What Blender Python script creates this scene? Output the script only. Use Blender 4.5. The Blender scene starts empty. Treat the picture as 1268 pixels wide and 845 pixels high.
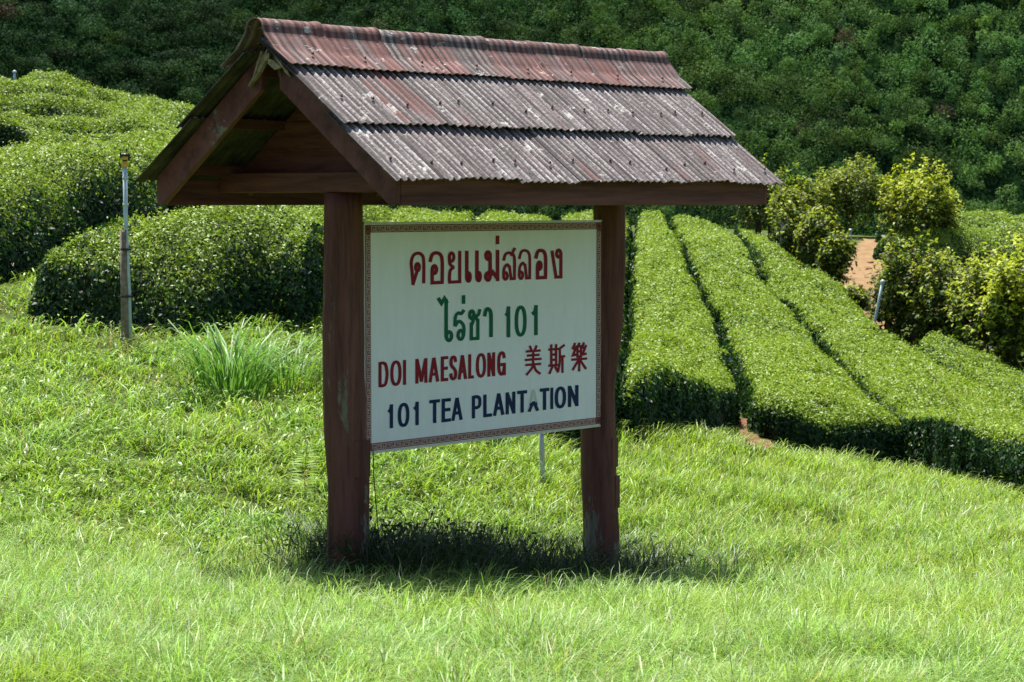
import bpy, bmesh, math, random
import numpy as np
from mathutils import Vector, Matrix

R = math.radians
rng = np.random.default_rng(7)
random.seed(7)
scene = bpy.context.scene
COL = scene.collection

# ------------------------------------------------------------------ camera
F_PX, PW, PH = 2800.0, 1268.0, 845.0
CAM_Z, HORIZON = 2.15, 250.0
PITCH = math.atan((PH / 2 - HORIZON) / F_PX)
cam = bpy.data.cameras.new("camera")
cam.sensor_width = 36.0
cam.lens = F_PX / PW * 36.0
cam.clip_start, cam.clip_end = 0.5, 6000
cam.dof.use_dof = True
cam.dof.focus_distance = 14.0
cam.dof.aperture_fstop = 9.0
cam_ob = bpy.data.objects.new("camera", cam)
cam_ob.location = (0, 0, CAM_Z)
cam_ob.rotation_euler = (R(90) - PITCH, 0, 0)
COL.objects.link(cam_ob)
scene.camera = cam_ob

# ------------------------------------------------------------------ sky, sun, exposure
SUN_DIR = Vector((-0.14, 0.36, 0.92)).normalized()          # towards the sun: high, a little behind the shelter
sun_el = math.asin(SUN_DIR.z)
sun_az = math.atan2(SUN_DIR.x, SUN_DIR.y)
world = bpy.data.worlds.new("World")
scene.world = world
world.use_nodes = True
wn = world.node_tree
sky = wn.nodes.new("ShaderNodeTexSky")
sky.sky_type = 'NISHITA'
sky.sun_disc = False
sky.sun_elevation = sun_el
sky.sun_rotation = sun_az
sky.air_density, sky.dust_density = 1.0, 1.6
bgn = wn.nodes["Background"]
wn.links.new(sky.outputs[0], bgn.inputs[0])
bgn.inputs[1].default_value = 0.075
sun = bpy.data.lights.new("sun", 'SUN')
sun.energy = 5.0
sun.angle = R(0.53)
sun.color = (1.0, 0.965, 0.90)
sun_ob = bpy.data.objects.new("sun", sun)
sun_ob.rotation_euler = SUN_DIR.to_track_quat('Z', 'Y').to_euler()
sun_ob.location = (0, 0, 60)
COL.objects.link(sun_ob)
vs = scene.view_settings
vs.view_transform, vs.look = 'Standard', 'None'
vs.exposure, vs.gamma = 1.12, 1.0
vs.use_curve_mapping = False
scene.cycles.use_denoising = True
scene.cycles.denoising_prefilter = 'NONE'
scene.cycles.max_bounces = 6
scene.cycles.transparent_max_bounces = 4
scene.cycles.sample_clamp_indirect = 6.0

# ------------------------------------------------------------------ helpers
def tag(o, label=None, cat=None, group=None, kind=None):
    if label: o["label"] = label
    if cat: o["category"] = cat
    if group: o["group"] = group
    if kind: o["kind"] = kind
    return o

def empty(name, loc=(0, 0, 0), rz=0.0):
    o = bpy.data.objects.new(name, None)
    o.empty_display_size = 0.2
    o.location = loc
    o.rotation_euler = (0, 0, rz)
    COL.objects.link(o)
    return o

def np_mesh(name, co, quads=None, tris=None, mats=(), parent=None, col=None, mat_idx=None, smooth=False, uv=None):
    """fast mesh from numpy arrays -> one linked object"""
    me = bpy.data.meshes.new(name)
    co = np.asarray(co, dtype=np.float32)
    nq = 0 if quads is None else len(quads)
    nt = 0 if tris is None else len(tris)
    me.vertices.add(len(co))
    me.vertices.foreach_set("co", co.ravel())
    parts, starts = [], []
    if nq:
        parts.append(np.asarray(quads, dtype=np.int32).ravel())
        starts.append(np.arange(nq, dtype=np.int32) * 4)
    if nt:
        parts.append(np.asarray(tris, dtype=np.int32).ravel())
        starts.append(np.arange(nt, dtype=np.int32) * 3 + nq * 4)
    li = np.concatenate(parts)
    me.loops.add(len(li))
    me.loops.foreach_set("vertex_index", li)
    me.polygons.add(nq + nt)
    me.polygons.foreach_set("loop_start", np.concatenate(starts))
    if mat_idx is not None:
        me.polygons.foreach_set("material_index", np.asarray(mat_idx, dtype=np.int32))
    if smooth:
        me.polygons.foreach_set("use_smooth", np.ones(nq + nt, dtype=bool))
    me.update(calc_edges=True)
    if col is not None:
        a = me.color_attributes.new("tint", 'FLOAT_COLOR', 'POINT')
        c4 = np.ones((len(co), 4), dtype=np.float32)
        c4[:, :3] = col
        a.data.foreach_set("color", c4.ravel())
    if uv is not None:
        l = me.uv_layers.new(name="UVMap")
        l.data.foreach_set("uv", np.asarray(uv, dtype=np.float32)[li].ravel())
    for m in mats:
        me.materials.append(m)
    o = bpy.data.objects.new(name, me)
    COL.objects.link(o)
    if parent: o.parent = parent
    return o

def bm_obj(name, bm, mat, parent=None, smooth=False, bevel=0.0):
    if bevel > 0:
        bmesh.ops.bevel(bm, geom=[e for e in bm.edges], offset=bevel, segments=1, affect='EDGES', profile=0.5)
    bmesh.ops.recalc_face_normals(bm, faces=bm.faces)
    me = bpy.data.meshes.new(name)
    bm.to_mesh(me)
    bm.free()
    if smooth:
        for p in me.polygons: p.use_smooth = True
    me.materials.append(mat)
    o = bpy.data.objects.new(name, me)
    COL.objects.link(o)
    if parent: o.parent = parent
    return o

def add_prism(bm, pts, depth_vec):
    """extrude a planar polygon (list of Vector) by depth_vec"""
    a = [bm.verts.new(p) for p in pts]
    b = [bm.verts.new(Vector(p) + depth_vec) for p in pts]
    bm.faces.new(a)
    bm.faces.new(b[::-1])
    n = len(pts)
    for i in range(n):
        bm.faces.new((a[i], b[i], b[(i + 1) % n], a[(i + 1) % n]))

def add_box(bm, x0, x1, y0, y1, z0, z1):
    add_prism(bm, [Vector((x0, y0, z0)), Vector((x1, y0, z0)), Vector((x1, y1, z0)), Vector((x0, y1, z0))], Vector((0, 0, z1 - z0)))

def add_tube(bm, pts, radii, n=8, cap=True):
    pts = [Vector(p) for p in pts]
    rings = []
    for i, p in enumerate(pts):
        d = (pts[min(i + 1, len(pts) - 1)] - pts[max(i - 1, 0)]).normalized()
        ref = Vector((1, 0, 0)) if abs(d.x) < 0.9 else Vector((0, 1, 0))
        a = d.cross(ref).normalized()
        b = d.cross(a)
        r = radii[i] if hasattr(radii, '__len__') else radii
        rings.append([bm.verts.new(p + (a * math.cos(t) + b * math.sin(t)) * r) for t in [2 * math.pi * k / n for k in range(n)]])
    for r0, r1 in zip(rings, rings[1:]):
        for k in range(n):
            bm.faces.new((r0[k], r0[(k + 1) % n], r1[(k + 1) % n], r1[k]))
    if cap:
        bm.faces.new(rings[0][::-1])
        bm.faces.new(rings[-1])

def resample(P, n):
    P = np.asarray(P, dtype=float)
    # Catmull-Rom smoothing followed by even spacing
    Q = [P[0]]
    ext = np.vstack([2 * P[0] - P[1], P, 2 * P[-1] - P[-2]])
    for i in range(1, len(ext) - 2):
        for t in np.linspace(0, 1, 13)[1:]:
            a, b, c, d = ext[i - 1], ext[i], ext[i + 1], ext[i + 2]
            Q.append(0.5 * ((2 * b) + (c - a) * t + (2 * a - 5 * b + 4 * c - d) * t * t + (3 * b - a - 3 * c + d) * t ** 3))
    Q = np.array(Q)
    s = np.concatenate([[0], np.cumsum(np.linalg.norm(np.diff(Q, axis=0), axis=1))])
    t = np.linspace(0, s[-1], n)
    return np.stack([np.interp(t, s, Q[:, k]) for k in range(Q.shape[1])], axis=1)

# value noise in numpy (for terrain bumps, colour patches)
_perm = np.random.default_rng(3).permutation(512)
_perm = np.concatenate([_perm, _perm])
_val = np.random.default_rng(4).random(512)
def vnoise(x, y):
    xi, yi = np.floor(x).astype(int), np.floor(y).astype(int)
    xf, yf = x - xi, y - yi
    u, v = xf * xf * (3 - 2 * xf), yf * yf * (3 - 2 * yf)
    def h(a, b): return _val[_perm[(_perm[a & 511] + b) & 511] & 511]
    return (h(xi, yi) * (1 - u) + h(xi + 1, yi) * u) * (1 - v) + (h(xi, yi + 1) * (1 - u) + h(xi + 1, yi + 1) * u) * v
def fbm(x, y, o=3):
    s, a, t = 0, 1.0, 0
    for k in range(o):
        s = s + a * vnoise(x * 2 ** k + 17 * k, y * 2 ** k - 9 * k); t += a; a *= 0.5
    return s / t
def sstep(a, b, x):
    t = np.clip((x - a) / (b - a), 0, 1)
    return t * t * (3 - 2 * t)

# ------------------------------------------------------------------ view geometry used to lay the site out in metres
cP, sP = math.cos(PITCH), math.sin(PITCH)
def ray(px, py):
    x, y = (px - PW / 2) / F_PX, -(py - PH / 2) / F_PX
    d = np.array([x, cP + y * sP, -sP + y * cP])
    return d
def at(px, py, Y):
    d = ray(px, py)
    return np.array([0, 0, CAM_Z]) + d * (Y / d[1])

# ------------------------------------------------------------------ terrain: thin-plate spline through surveyed points
HL, HR = 0.85, 0.70      # hedge heights (left mounds, right rows)
ctrl = []
for px, py, Y in [(0, 845, 9.5), (634, 845, 9.5), (1268, 845, 10), (430, 736, 13.4), (748, 737, 15.26), (590, 738, 14.3), (300, 744, 13.0), (880, 738, 14.8), (1000, 732, 14.5),
                  (1268, 700, 15), (100, 712, 13.5), (0, 600, 16.2), (200, 560, 17.2), (100, 490, 19.8), (150, 412, 23), (300, 405, 23),
                  (0, 345, 26), (600, 600, 17.7), (600, 520, 20.8), (840, 545, 25), (900, 620, 19.3), (1060, 582, 25.5), (1060, 650, 18.4),
                  (1268, 606, 27), (1268, 660, 18.6), (1060, 358, 46), (1100, 302, 58), (400, 366, 24.5), (1230, 302, 108), (1230, 289, 125), (1400, 302, 110), (1080, 300, 70)]:
    ctrl.append(at(px, py, Y))
for px, py, Y, h in [(0, 243, 26.6, HL), (100, 245, 27.2, HL), (200, 262, 25.6, HL), (0, 215, 30, HL), (200, 215, 31, HL), (0, 165, 38, HL), (150, 172, 38, HL), (225, 188, 38, HL), (0, 125, 46, HL),
                     (150, 140, 46, HL), (228, 147, 49, HL), (0, 96, 55, HL), (100, 116, 54, HL), (400, 200, 50, HL), (480, 250, 47, HR), (600, 262, 58, HR),
                     (700, 262, 60, HR), (600, 245, 70, HR), (830, 262, 62, HR), (850, 255, 70, HR), (830, 350, 40, HR), (830, 420, 31, HR), (800, 465, 26, HR),
                     (910, 288, 55, HR), (1000, 378, 40.5, HR), (1050, 455, 31, HR), (1130, 515, 26.5, HR), (1121, 419, 37, HR), (1268, 470, 36, HR), (1268, 535, 28, HR), (600, 400, 33, HR)]:
    p = at(px, py, Y); p[2] -= h
    ctrl.append(p)
for p in [(0, -10, .5), (-20, 0, 1.2), (20, 0, -.2), (0, 0, .35), (-40, 30, 5), (-25, 20, 2.6), (40, 30, -5), (-45, 60, 7), (50, 60, -4), (-12, 78, 3.2), (-32, 90, 1), (0, 85, -1.5),
          (0, 110, -7), (-40, 130, -9), (10, 130, -7), (50, 130, 1.0), (50, 100, 0.0), (20, 145, -3), (22, 20, -1.6)]:
    ctrl.append(np.array(p, dtype=float))
ctrl = np.array(ctrl)
def _U(r2): return np.where(r2 > 1e-9, r2 * np.log(r2 + 1e-12), 0.0)
_n = len(ctrl)
_d2 = ((ctrl[:, None, :2] - ctrl[None, :, :2]) ** 2).sum(-1)
_A = np.zeros((_n + 3, _n + 3))
_A[:_n, :_n] = _U(_d2) + np.eye(_n) * 2.0
_A[:_n, _n] = 1; _A[:_n, _n + 1:] = ctrl[:, :2]
_A[_n, :_n] = 1; _A[_n + 1:, :_n] = ctrl[:, :2].T
_w = np.linalg.solve(_A, np.concatenate([ctrl[:, 2], np.zeros(3)]))
def terrain(X, Y):
    X, Y = np.asarray(X, dtype=float), np.asarray(Y, dtype=float)
    shp = np.broadcast(X, Y).shape
    x, y = np.broadcast_to(X, shp).ravel(), np.broadcast_to(Y, shp).ravel()
    xc, yc = np.clip(x, -60, 60), np.clip(y, -15, 150)
    out = np.empty(len(x))
    for i in range(0, len(x), 20000):
        s = slice(i, i + 20000)
        d2 = (xc[s, None] - ctrl[None, :, 0]) ** 2 + (yc[s, None] - ctrl[None, :, 1]) ** 2
        out[s] = _U(d2) @ _w[:_n] + _w[_n] + _w[_n + 1] * xc[s] + _w[_n + 2] * yc[s]
    out = np.clip(out, -14, 9)
    far = np.maximum(sstep(135, 190, y), sstep(60, 160, np.abs(x)) * sstep(-400, 60, y))
    out = out * (1 - far) - 24.0 * far
    return out.reshape(shp)
def hit(px, py, h=0.0, y0=8.0, y1=90.0):
    """first point where the sight line meets the surface h above the ground"""
    d = ray(px, py)
    Ys = np.linspace(y0, y1, 1200)
    X, Z = d[0] * Ys / d[1], CAM_Z + d[2] * Ys / d[1]
    below = Z <= terrain(X, Ys) + h
    i = int(np.argmax(below)) if below.any() else int(np.argmin(Z - terrain(X, Ys)))
    return np.array([X[i], Ys[i]])

# ------------------------------------------------------------------ materials
def new_mat(name):
    m = bpy.data.materials.new(name)
    m.use_nodes = True
    nt = m.node_tree
    nt.nodes.clear()
    out = nt.nodes.new("ShaderNodeOutputMaterial")
    return m, nt, out
def nd(nt, typ, **kw):
    n = nt.nodes.new(typ)
    for k, v in kw.items():
        if k == 'in_':
            for a, b in v.items(): n.inputs[a].default_value = b
        else:
            setattr(n, k, v)
    return n
def ramp(nt, fac, stops, interp='LINEAR'):
    r = nt.nodes.new("ShaderNodeValToRGB")
    r.color_ramp.interpolation = interp
    e = r.color_ramp.elements
    while len(e) < len(stops): e.new(0.5)
    for i, (p, c) in enumerate(stops):
        e[i].position = p
        e[i].color = (*c, 1) if len(c) == 3 else c
    nt.links.new(fac, r.inputs[0])
    return r.outputs[0]
def mixc(nt, fac, a, b, mode='MIX'):
    n = nt.nodes.new("ShaderNodeMix")
    n.data_type, n.blend_type = 'RGBA', mode
    n.clamp_factor = True
    for sock, v in ((n.inputs[0], fac), (n.inputs[6], a), (n.inputs[7], b)):
        if isinstance(v, (int, float)): sock.default_value = v
        elif isinstance(v, tuple): sock.default_value = (*v, 1)
        else: nt.links.new(v, sock)
    return n.outputs[2]
def noise(nt, vec, scale, detail=4, rough=0.55, dist=0.0):
    n = nt.nodes.new("ShaderNodeTexNoise")
    n.inputs["Scale"].default_value = scale
    n.inputs["Detail"].default_value = detail
    n.inputs["Roughness"].default_value = rough
    n.inputs["Distortion"].default_value = dist
    if vec is not None: nt.links.new(vec, n.inputs["Vector"])
    return n.outputs["Fac"]
def mapping(nt, vec, scale):
    n = nt.nodes.new("ShaderNodeMapping")
    n.inputs["Scale"].default_value = scale
    nt.links.new(vec, n.inputs["Vector"])
    return n.outputs[0]
def coords(nt, which="Object"):
    return nt.nodes.new("ShaderNodeTexCoord").outputs[which]
def principled(nt, out, color, rough=0.7, spec=0.5, bump=None, bump_d=0.004, metallic=0.0):
    b = nt.nodes.new("ShaderNodeBsdfPrincipled")
    for sock, v in ((b.inputs["Base Color"], color), (b.inputs["Roughness"], rough)):
        if isinstance(v, (int, float)): sock.default_value = v
        elif isinstance(v, tuple): sock.default_value = (*v, 1)
        else: nt.links.new(v, sock)
    b.inputs["Specular IOR Level"].default_value = spec
    b.inputs["Metallic"].default_value = metallic
    if bump is not None:
        bp = nt.nodes.new("ShaderNodeBump")
        bp.inputs["Strength"].default_value = 1.0
        bp.inputs["Distance"].default_value = bump_d
        nt.links.new(bump, bp.inputs["Height"])
        nt.links.new(bp.outputs[0], b.inputs["Normal"])
    nt.links.new(b.outputs[0], out.inputs[0])
    return b

def leaf_mat(name, rough=0.4, spec=0.5, trans=0.35, tcol=(1.0, 1.0, 0.55)):
    m, nt, out = new_mat(name)
    a = nd(nt, "ShaderNodeAttribute", attribute_name="tint")
    b = nd(nt, "ShaderNodeBsdfPrincipled")
    nt.links.new(a.outputs["Color"], b.inputs["Base Color"])
    b.inputs["Roughness"].default_value = rough
    b.inputs["Specular IOR Level"].default_value = spec
    t = nd(nt, "ShaderNodeBsdfTranslucent")
    nt.links.new(mixc(nt, 1.0, a.outputs["Color"], tcol, 'MULTIPLY'), t.inputs["Color"])
    mx = nd(nt, "ShaderNodeMixShader")
    mx.inputs[0].default_value = trans
    nt.links.new(b.outputs[0], mx.inputs[1]); nt.links.new(t.outputs[0], mx.inputs[2])
    nt.links.new(mx.outputs[0], out.inputs[0])
    return m

M = {}
M['grass'] = leaf_mat("grass_blades", 0.46, 0.42, 0.42, (1.0, 1.0, 0.6))
M['tea'] = leaf_mat("tea_leaves", 0.5, 0.32, 0.36)
M['leaf'] = leaf_mat("tree_leaves", 0.55, 0.28, 0.40)
M['forest'] = leaf_mat("forest_leaves", 0.8, 0.06, 0.28)

def simple_noise_mat(name, c0, c1, scale, rough=0.9, bump_d=0.02, spec=0.2):
    m, nt, out = new_mat(name)
    v = coords(nt)
    f = noise(nt, v, scale, 6, 0.65)
    c = ramp(nt, f, [(0.3, c0), (0.7, c1)])
    principled(nt, out, c, rough, spec, f, bump_d)
    return m
def ground_mat():
    m, nt, out = new_mat("meadow_soil")
    v = coords(nt)
    big = noise(nt, v, 0.5, 4, 0.6)
    fine = noise(nt, v, 14, 5, 0.7)
    c = ramp(nt, fine, [(0.3, (0.03, 0.042, 0.010)), (0.55, (0.075, 0.11, 0.02)), (0.75, (0.12, 0.15, 0.035))])
    c2 = ramp(nt, fine, [(0.3, (0.05, 0.05, 0.02)), (0.7, (0.12, 0.12, 0.045))])
    c = mixc(nt, ramp(nt, big, [(0.5, (0, 0, 0)), (0.7, (0.6, 0.6, 0.6))]), c, c2)
    principled(nt, out, c, 0.95, 0.1, fine, 0.05)
    return m
M['ground'] = ground_mat()
M['soil'] = simple_noise_mat("red_soil", (0.09, 0.045, 0.022), (0.21, 0.11, 0.055), 9, 0.95, 0.05)
M['dirt'] = simple_noise_mat("orange_dirt", (0.15, 0.088, 0.040), (0.29, 0.185, 0.088), 5.0, 0.95, 0.015)
M['hedge_core'] = simple_noise_mat("hedge_inside", (0.012, 0.02, 0.006), (0.04, 0.065, 0.014), 12, 0.9, 0.05)
M['hill'] = simple_noise_mat("forest_floor", (0.004, 0.013, 0.005), (0.010, 0.026, 0.009), 0.3, 1.0, 0.3, 0.0)
M['bark'] = simple_noise_mat("bark", (0.05, 0.035, 0.025), (0.12, 0.09, 0.065), 30, 0.9, 0.01)

def red_wood(name, stretch, peel=0.62, paint=(0.120, 0.038, 0.031), wood=(0.20, 0.19, 0.145), foot=False):
    m, nt, out = new_mat(name)
    v = coords(nt)
    g = noise(nt, mapping(nt, v, stretch), 9.0, 6, 0.65, 0.3)
    g2 = noise(nt, mapping(nt, v, stretch), 34.0, 4, 0.6)
    p = noise(nt, mapping(nt, v, tuple(0.25 + 0.75 * s for s in stretch)), 4.0, 8, 0.72, 0.4)
    dk = tuple(c * 0.45 for c in paint)
    c = ramp(nt, g, [(0.28, dk), (0.5, paint), (0.75, tuple(min(1, c * 1.35 + 0.012) for c in paint))])
    c = mixc(nt, ramp(nt, g2, [(0.35, (0.5, 0.5, 0.5)), (0.5, (0, 0, 0))]), c, tuple(x * 0.5 for x in dk))
    wc = ramp(nt, g2, [(0.3, tuple(w * 0.45 for w in wood)), (0.7, wood)])
    if foot:                       # paint has gone where rain splashes up
        sx = nd(nt, "ShaderNodeSeparateXYZ"); nt.links.new(v, sx.inputs[0])
        mr = nd(nt, "ShaderNodeMapRange"); nt.links.new(sx.outputs[2], mr.inputs[0])
        for a_, b_ in zip((1, 2, 3, 4), (-0.1, 0.7, 0.16, 0.0)): mr.inputs[a_].default_value = b_
        ad = nd(nt, "ShaderNodeMath", operation='ADD'); nt.links.new(p, ad.inputs[0]); nt.links.new(mr.outputs[0], ad.inputs[1]); p = ad.outputs[0]
    pk = ramp(nt, p, [(peel, (0, 0, 0)), (peel + 0.035, (1, 1, 1))])
    c = mixc(nt, pk, c, wc)
    rr = ramp(nt, g, [(0.3, (0.75,) * 3), (0.7, (0.5,) * 3)])
    principled(nt, out, c, rr, 0.3, g, 0.014)
    return m
M['post'] = red_wood("red_painted_log", (1.0, 1.0, 0.08), 0.66)
M['post_low'] = red_wood("red_painted_log_worn", (1.0, 1.0, 0.08), 0.64, foot=True)
M['board_x'] = red_wood("red_painted_board_long", (0.06, 1.0, 1.0), 0.70)
M['board_y'] = red_wood("red_painted_board_cross", (1.0, 0.10, 0.8), 0.67)
M['barge'] = red_wood("red_painted_barge_board", (1.0, 0.35, 0.35), 0.60)
M['raw'] = simple_noise_mat("rotten_wood", (0.10, 0.07, 0.045), (0.42, 0.34, 0.24), 22, 0.9, 0.01)

def roof_mat(name, red_bias, lichen=True):
    """fibre-cement sheet: weathered grey with streaks, flaking red paint. UV = metres (along eave, down slope)"""
    m, nt, out = new_mat(name)
    uv = coords(nt, "UV")
    st0 = noise(nt, mapping(nt, uv, (24.0, 0.9, 1)), 1.0, 7, 0.76, 0.25)      # fine streaks down the slope
    sepx = nd(nt, "ShaderNodeSeparateXYZ"); nt.links.new(uv, sepx.inputs[0])
    ph = nd(nt, "ShaderNodeMath", operation='MULTIPLY'); nt.links.new(sepx.outputs[0], ph.inputs[0]); ph.inputs[1].default_value = 2 * math.pi / 0.061
    cs = nd(nt, "ShaderNodeMath", operation='COSINE'); nt.links.new(ph.outputs[0], cs.inputs[0])
    vl = nd(nt, "ShaderNodeMath", operation='MULTIPLY_ADD'); nt.links.new(cs.outputs[0], vl.inputs[0]); vl.inputs[1].default_value = 0.10; nt.links.new(st0, vl.inputs[2])
    st = vl.outputs[0]                                                        # dirt and moss lie in the valleys
    band = noise(nt, mapping(nt, uv, (3.4, 0.5, 1)), 1.0, 6, 0.68, 0.4)          # which runs keep paint
    sp = noise(nt, uv, 55.0, 5, 0.75)                                        # speckle
    grey = ramp(nt, st, [(0.32, (0.020, 0.017, 0.017)), (0.43, (0.09, 0.078, 0.075)), (0.53, (0.205, 0.170, 0.168)), (0.63, (0.41, 0.365, 0.36)), (0.76, (0.62, 0.585, 0.58))])
    grey = mixc(nt, ramp(nt, sp, [(0.42, (0.75,) * 3), (0.56, (0, 0, 0))]), grey, (0.055, 0.048, 0.045))
    red = ramp(nt, st, [(0.3, (0.045, 0.022, 0.020)), (0.46, (0.13, 0.055, 0.047)), (0.60, (0.21, 0.095, 0.082)), (0.8, (0.33, 0.20, 0.18))])
    add = nd(nt, "ShaderNodeMath", operation='MULTIPLY_ADD')
    nt.links.new(st, add.inputs[0]); add.inputs[1].default_value = 0.45
    nt.links.new(band, add.inputs[2])
    add2 = nd(nt, "ShaderNodeMath", operation='MULTIPLY_ADD')
    nt.links.new(sp, add2.inputs[0]); add2.inputs[1].default_value = 0.18
    nt.links.new(add.outputs[0], add2.inputs[2])
    k = ramp(nt, add2.outputs[0], [(red_bias - 0.02, (0, 0, 0)), (min(0.999, red_bias + 0.12), (0.92,) * 3)])
    c = mixc(nt, k, grey, red)
    if lichen:
        li = noise(nt, uv, 6.0, 6, 0.75)
        c = mixc(nt, ramp(nt, li, [(0.60, (0, 0, 0)), (0.66, (0.85,) * 3)]), c, (0.60, 0.58, 0.54))
        bk = noise(nt, mapping(nt, uv, (3.2, 1.2, 1)), 3.0, 6, 0.75)
        c = mixc(nt, ramp(nt, bk, [(0.62, (0, 0, 0)), (0.68, (0.75,) * 3)]), c, (0.04, 0.036, 0.036))
    principled(nt, out, c, 0.85, 0.25, sp, 0.003)
    return m
M['sheet'] = roof_mat("corrugated_fibre_cement", 0.95)
M['sheet_red'] = roof_mat("corrugated_fibre_cement_painted", 0.89)
M['under'] = simple_noise_mat("dark_sheet_underside", (0.020, 0.017, 0.011), (0.085, 0.072, 0.048), 7, 0.95, 0.004)  # darker brown tone for the lower faces of the roof sheets
M['ridge'] = roof_mat("ridge_cap_painted", 0.73)
M['nail'] = simple_noise_mat("rusty_nail", (0.05, 0.02, 0.012), (0.16, 0.06, 0.03), 60, 0.8, 0.001)

def enamel():
    m, nt, out = new_mat("white_enamel")
    v = coords(nt)
    f = noise(nt, mapping(nt, v, (6, 1, 1.1)), 3.0, 6, 0.7)
    g = noise(nt, v, 1.6, 4, 0.6)
    c = ramp(nt, f, [(0.3, (0.78, 0.78, 0.86)), (0.6, (0.84, 0.84, 0.92))])
    c = mixc(nt, ramp(nt, g, [(0.45, (0, 0, 0)), (0.75, (0.4,) * 3)]), c, (0.72, 0.73, 0.77))
    principled(nt, out, c, 0.42, 0.5)
    return m
M['enamel'] = enamel()
def flat(name, c, rough=0.5, spec=0.4, metallic=0.0, var=0.15, scale=20):
    m, nt, out = new_mat(name)
    f = noise(nt, coords(nt), scale, 4, 0.6)
    col = ramp(nt, f, [(0.3, tuple(x * (1 - var) for x in c)), (0.7, tuple(min(1, x * (1 + var)) for x in c))])
    principled(nt, out, col, rough, spec, None, 0.0, metallic)
    return m
M['crimson'] = flat("crimson_vinyl", (0.25, 0.007, 0.024), 0.6, 0.2)
M['green'] = flat("green_vinyl", (0.002, 0.115, 0.062), 0.6, 0.2)
M['navy'] = flat("navy_vinyl", (0.004, 0.020, 0.085), 0.6, 0.2)
M['ghost'] = flat("peeled_letter_shadow", (0.55, 0.57, 0.58))
M['maroon'] = flat("maroon_border", (0.17, 0.04, 0.05))
M['cream'] = flat("cream_key_line", (0.52, 0.36, 0.35))
M['alu'] = flat("aluminium_edge", (0.55, 0.56, 0.55), 0.4, 0.5, 0.6)
M['pvc'] = flat("pale_blue_pipe", (0.42, 0.52, 0.56), 0.45)
M['steel'] = flat("grey_galvanised_pipe", (0.40, 0.42, 0.43), 0.5, 0.5, 0.3, 0.3, 30)
M['black'] = flat("black_plastic", (0.02, 0.02, 0.02), 0.4)
M['yellow'] = flat("yellow_plastic", (0.62, 0.36, 0.02), 0.4)
M['stake'] = simple_noise_mat("weathered_stake", (0.11, 0.085, 0.06), (0.30, 0.25, 0.18), 25, 0.9, 0.006)
M['fern_stem'] = flat("fern_stem_green", (0.26, 0.30, 0.04), 0.6)
M['paper'] = flat("white_paper", (0.75, 0.75, 0.73), 0.7)

# ------------------------------------------------------------------ ground sheet and far hillside
def axis(a, b, step, lo, hi, grow=1.12):
    xs = list(np.arange(a, b + 1e-6, step))
    s, x = step, xs[-1]
    while x < hi: s *= grow; x += s; xs.append(x)
    s, x = step, xs[0]
    while x > lo: s *= grow; x -= s; xs.insert(0, x)
    return np.array(xs)
def grid_faces(nx, ny):
    i = np.arange(nx * ny).reshape(ny, nx)
    return np.stack([i[:-1, :-1], i[:-1, 1:], i[1:, 1:], i[1:, :-1]], -1).reshape(-1, 4)
gx, gy = axis(-14, 18, 0.28, -900, 900), axis(6, 62, 0.3, -300, 900)
GX, GY = np.meshgrid(gx, gy)
bump = (fbm(GX * 1.6, GY * 1.6, 3) - 0.5) * 0.10 * (1 - sstep(60, 90, GY))
GZ = terrain(GX, GY) + bump
ground = np_mesh("ground", np.stack([GX, GY, GZ], -1).reshape(-1, 3), grid_faces(len(gx), len(gy)), mats=[M['ground']], smooth=True)
tag(ground, kind="structure")
def gz(x, y):
    return terrain(x, y) + (fbm(np.asarray(x, float) * 1.6, np.asarray(y, float) * 1.6, 3) - 0.5) * 0.10 * (1 - sstep(60, 90, np.asarray(y, float)))

def hill_z(X, Y):
    z = -24 + 0.60 * np.maximum(0, Y - 395) + 16 * (fbm(X / 38 + 3, Y / 70, 3) - 0.5)
    z = z + 20 * np.exp(-((X - 128 + (Y - 470) * 0.2) / 34) ** 2) * sstep(400, 470, Y)
    z = z + 10 * np.exp(-((X + 100) / 40) ** 2) * sstep(400, 480, Y)
    return z - 8 * (1 - sstep(380, 410, Y))
hx, hy = axis(-140, 150, 3.0, -1500, 1500, 1.15), axis(380, 560, 3.0, 378, 900, 1.15)
HX, HY = np.meshgrid(hx, hy)
hill = np_mesh("hillside", np.stack([HX, HY, hill_z(HX, HY)], -1).reshape(-1, 3), grid_faces(len(hx), len(hy)), mats=[M['hill']], smooth=True)
tag(hill, kind="structure")

# ------------------------------------------------------------------ leaf cloud builder
def leaf_cloud(P, N, size, aspect, fold=0.12, tangent=None):
    """diamond leaves: P centres, N normals, size (n,), returns verts, quads"""
    n = len(P)
    N = N / np.maximum(1e-6, np.linalg.norm(N, axis=1, keepdims=True))
    t = rng.normal(size=(n, 3)) if tangent is None else tangent
    t = t - N * (t * N).sum(1, keepdims=True)
    t /= np.maximum(1e-6, np.linalg.norm(t, axis=1, keepdims=True))
    b = np.cross(N, t)
    s = np.asarray(size).reshape(-1, 1)
    L, W = s * 0.5, s * 0.5 * aspect
    V = np.empty((n, 4, 3))
    V[:, 0] = P - t * L
    V[:, 1] = P + b * W + N * s * fold - t * L * 0.1
    V[:, 2] = P + t * L
    V[:, 3] = P - b * W + N * s * fold - t * L * 0.1
    Q = np.arange(n * 4).reshape(n, 4)
    return V.reshape(-1, 3), Q
def rep4(c): return np.repeat(c, 4, axis=0)

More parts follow.
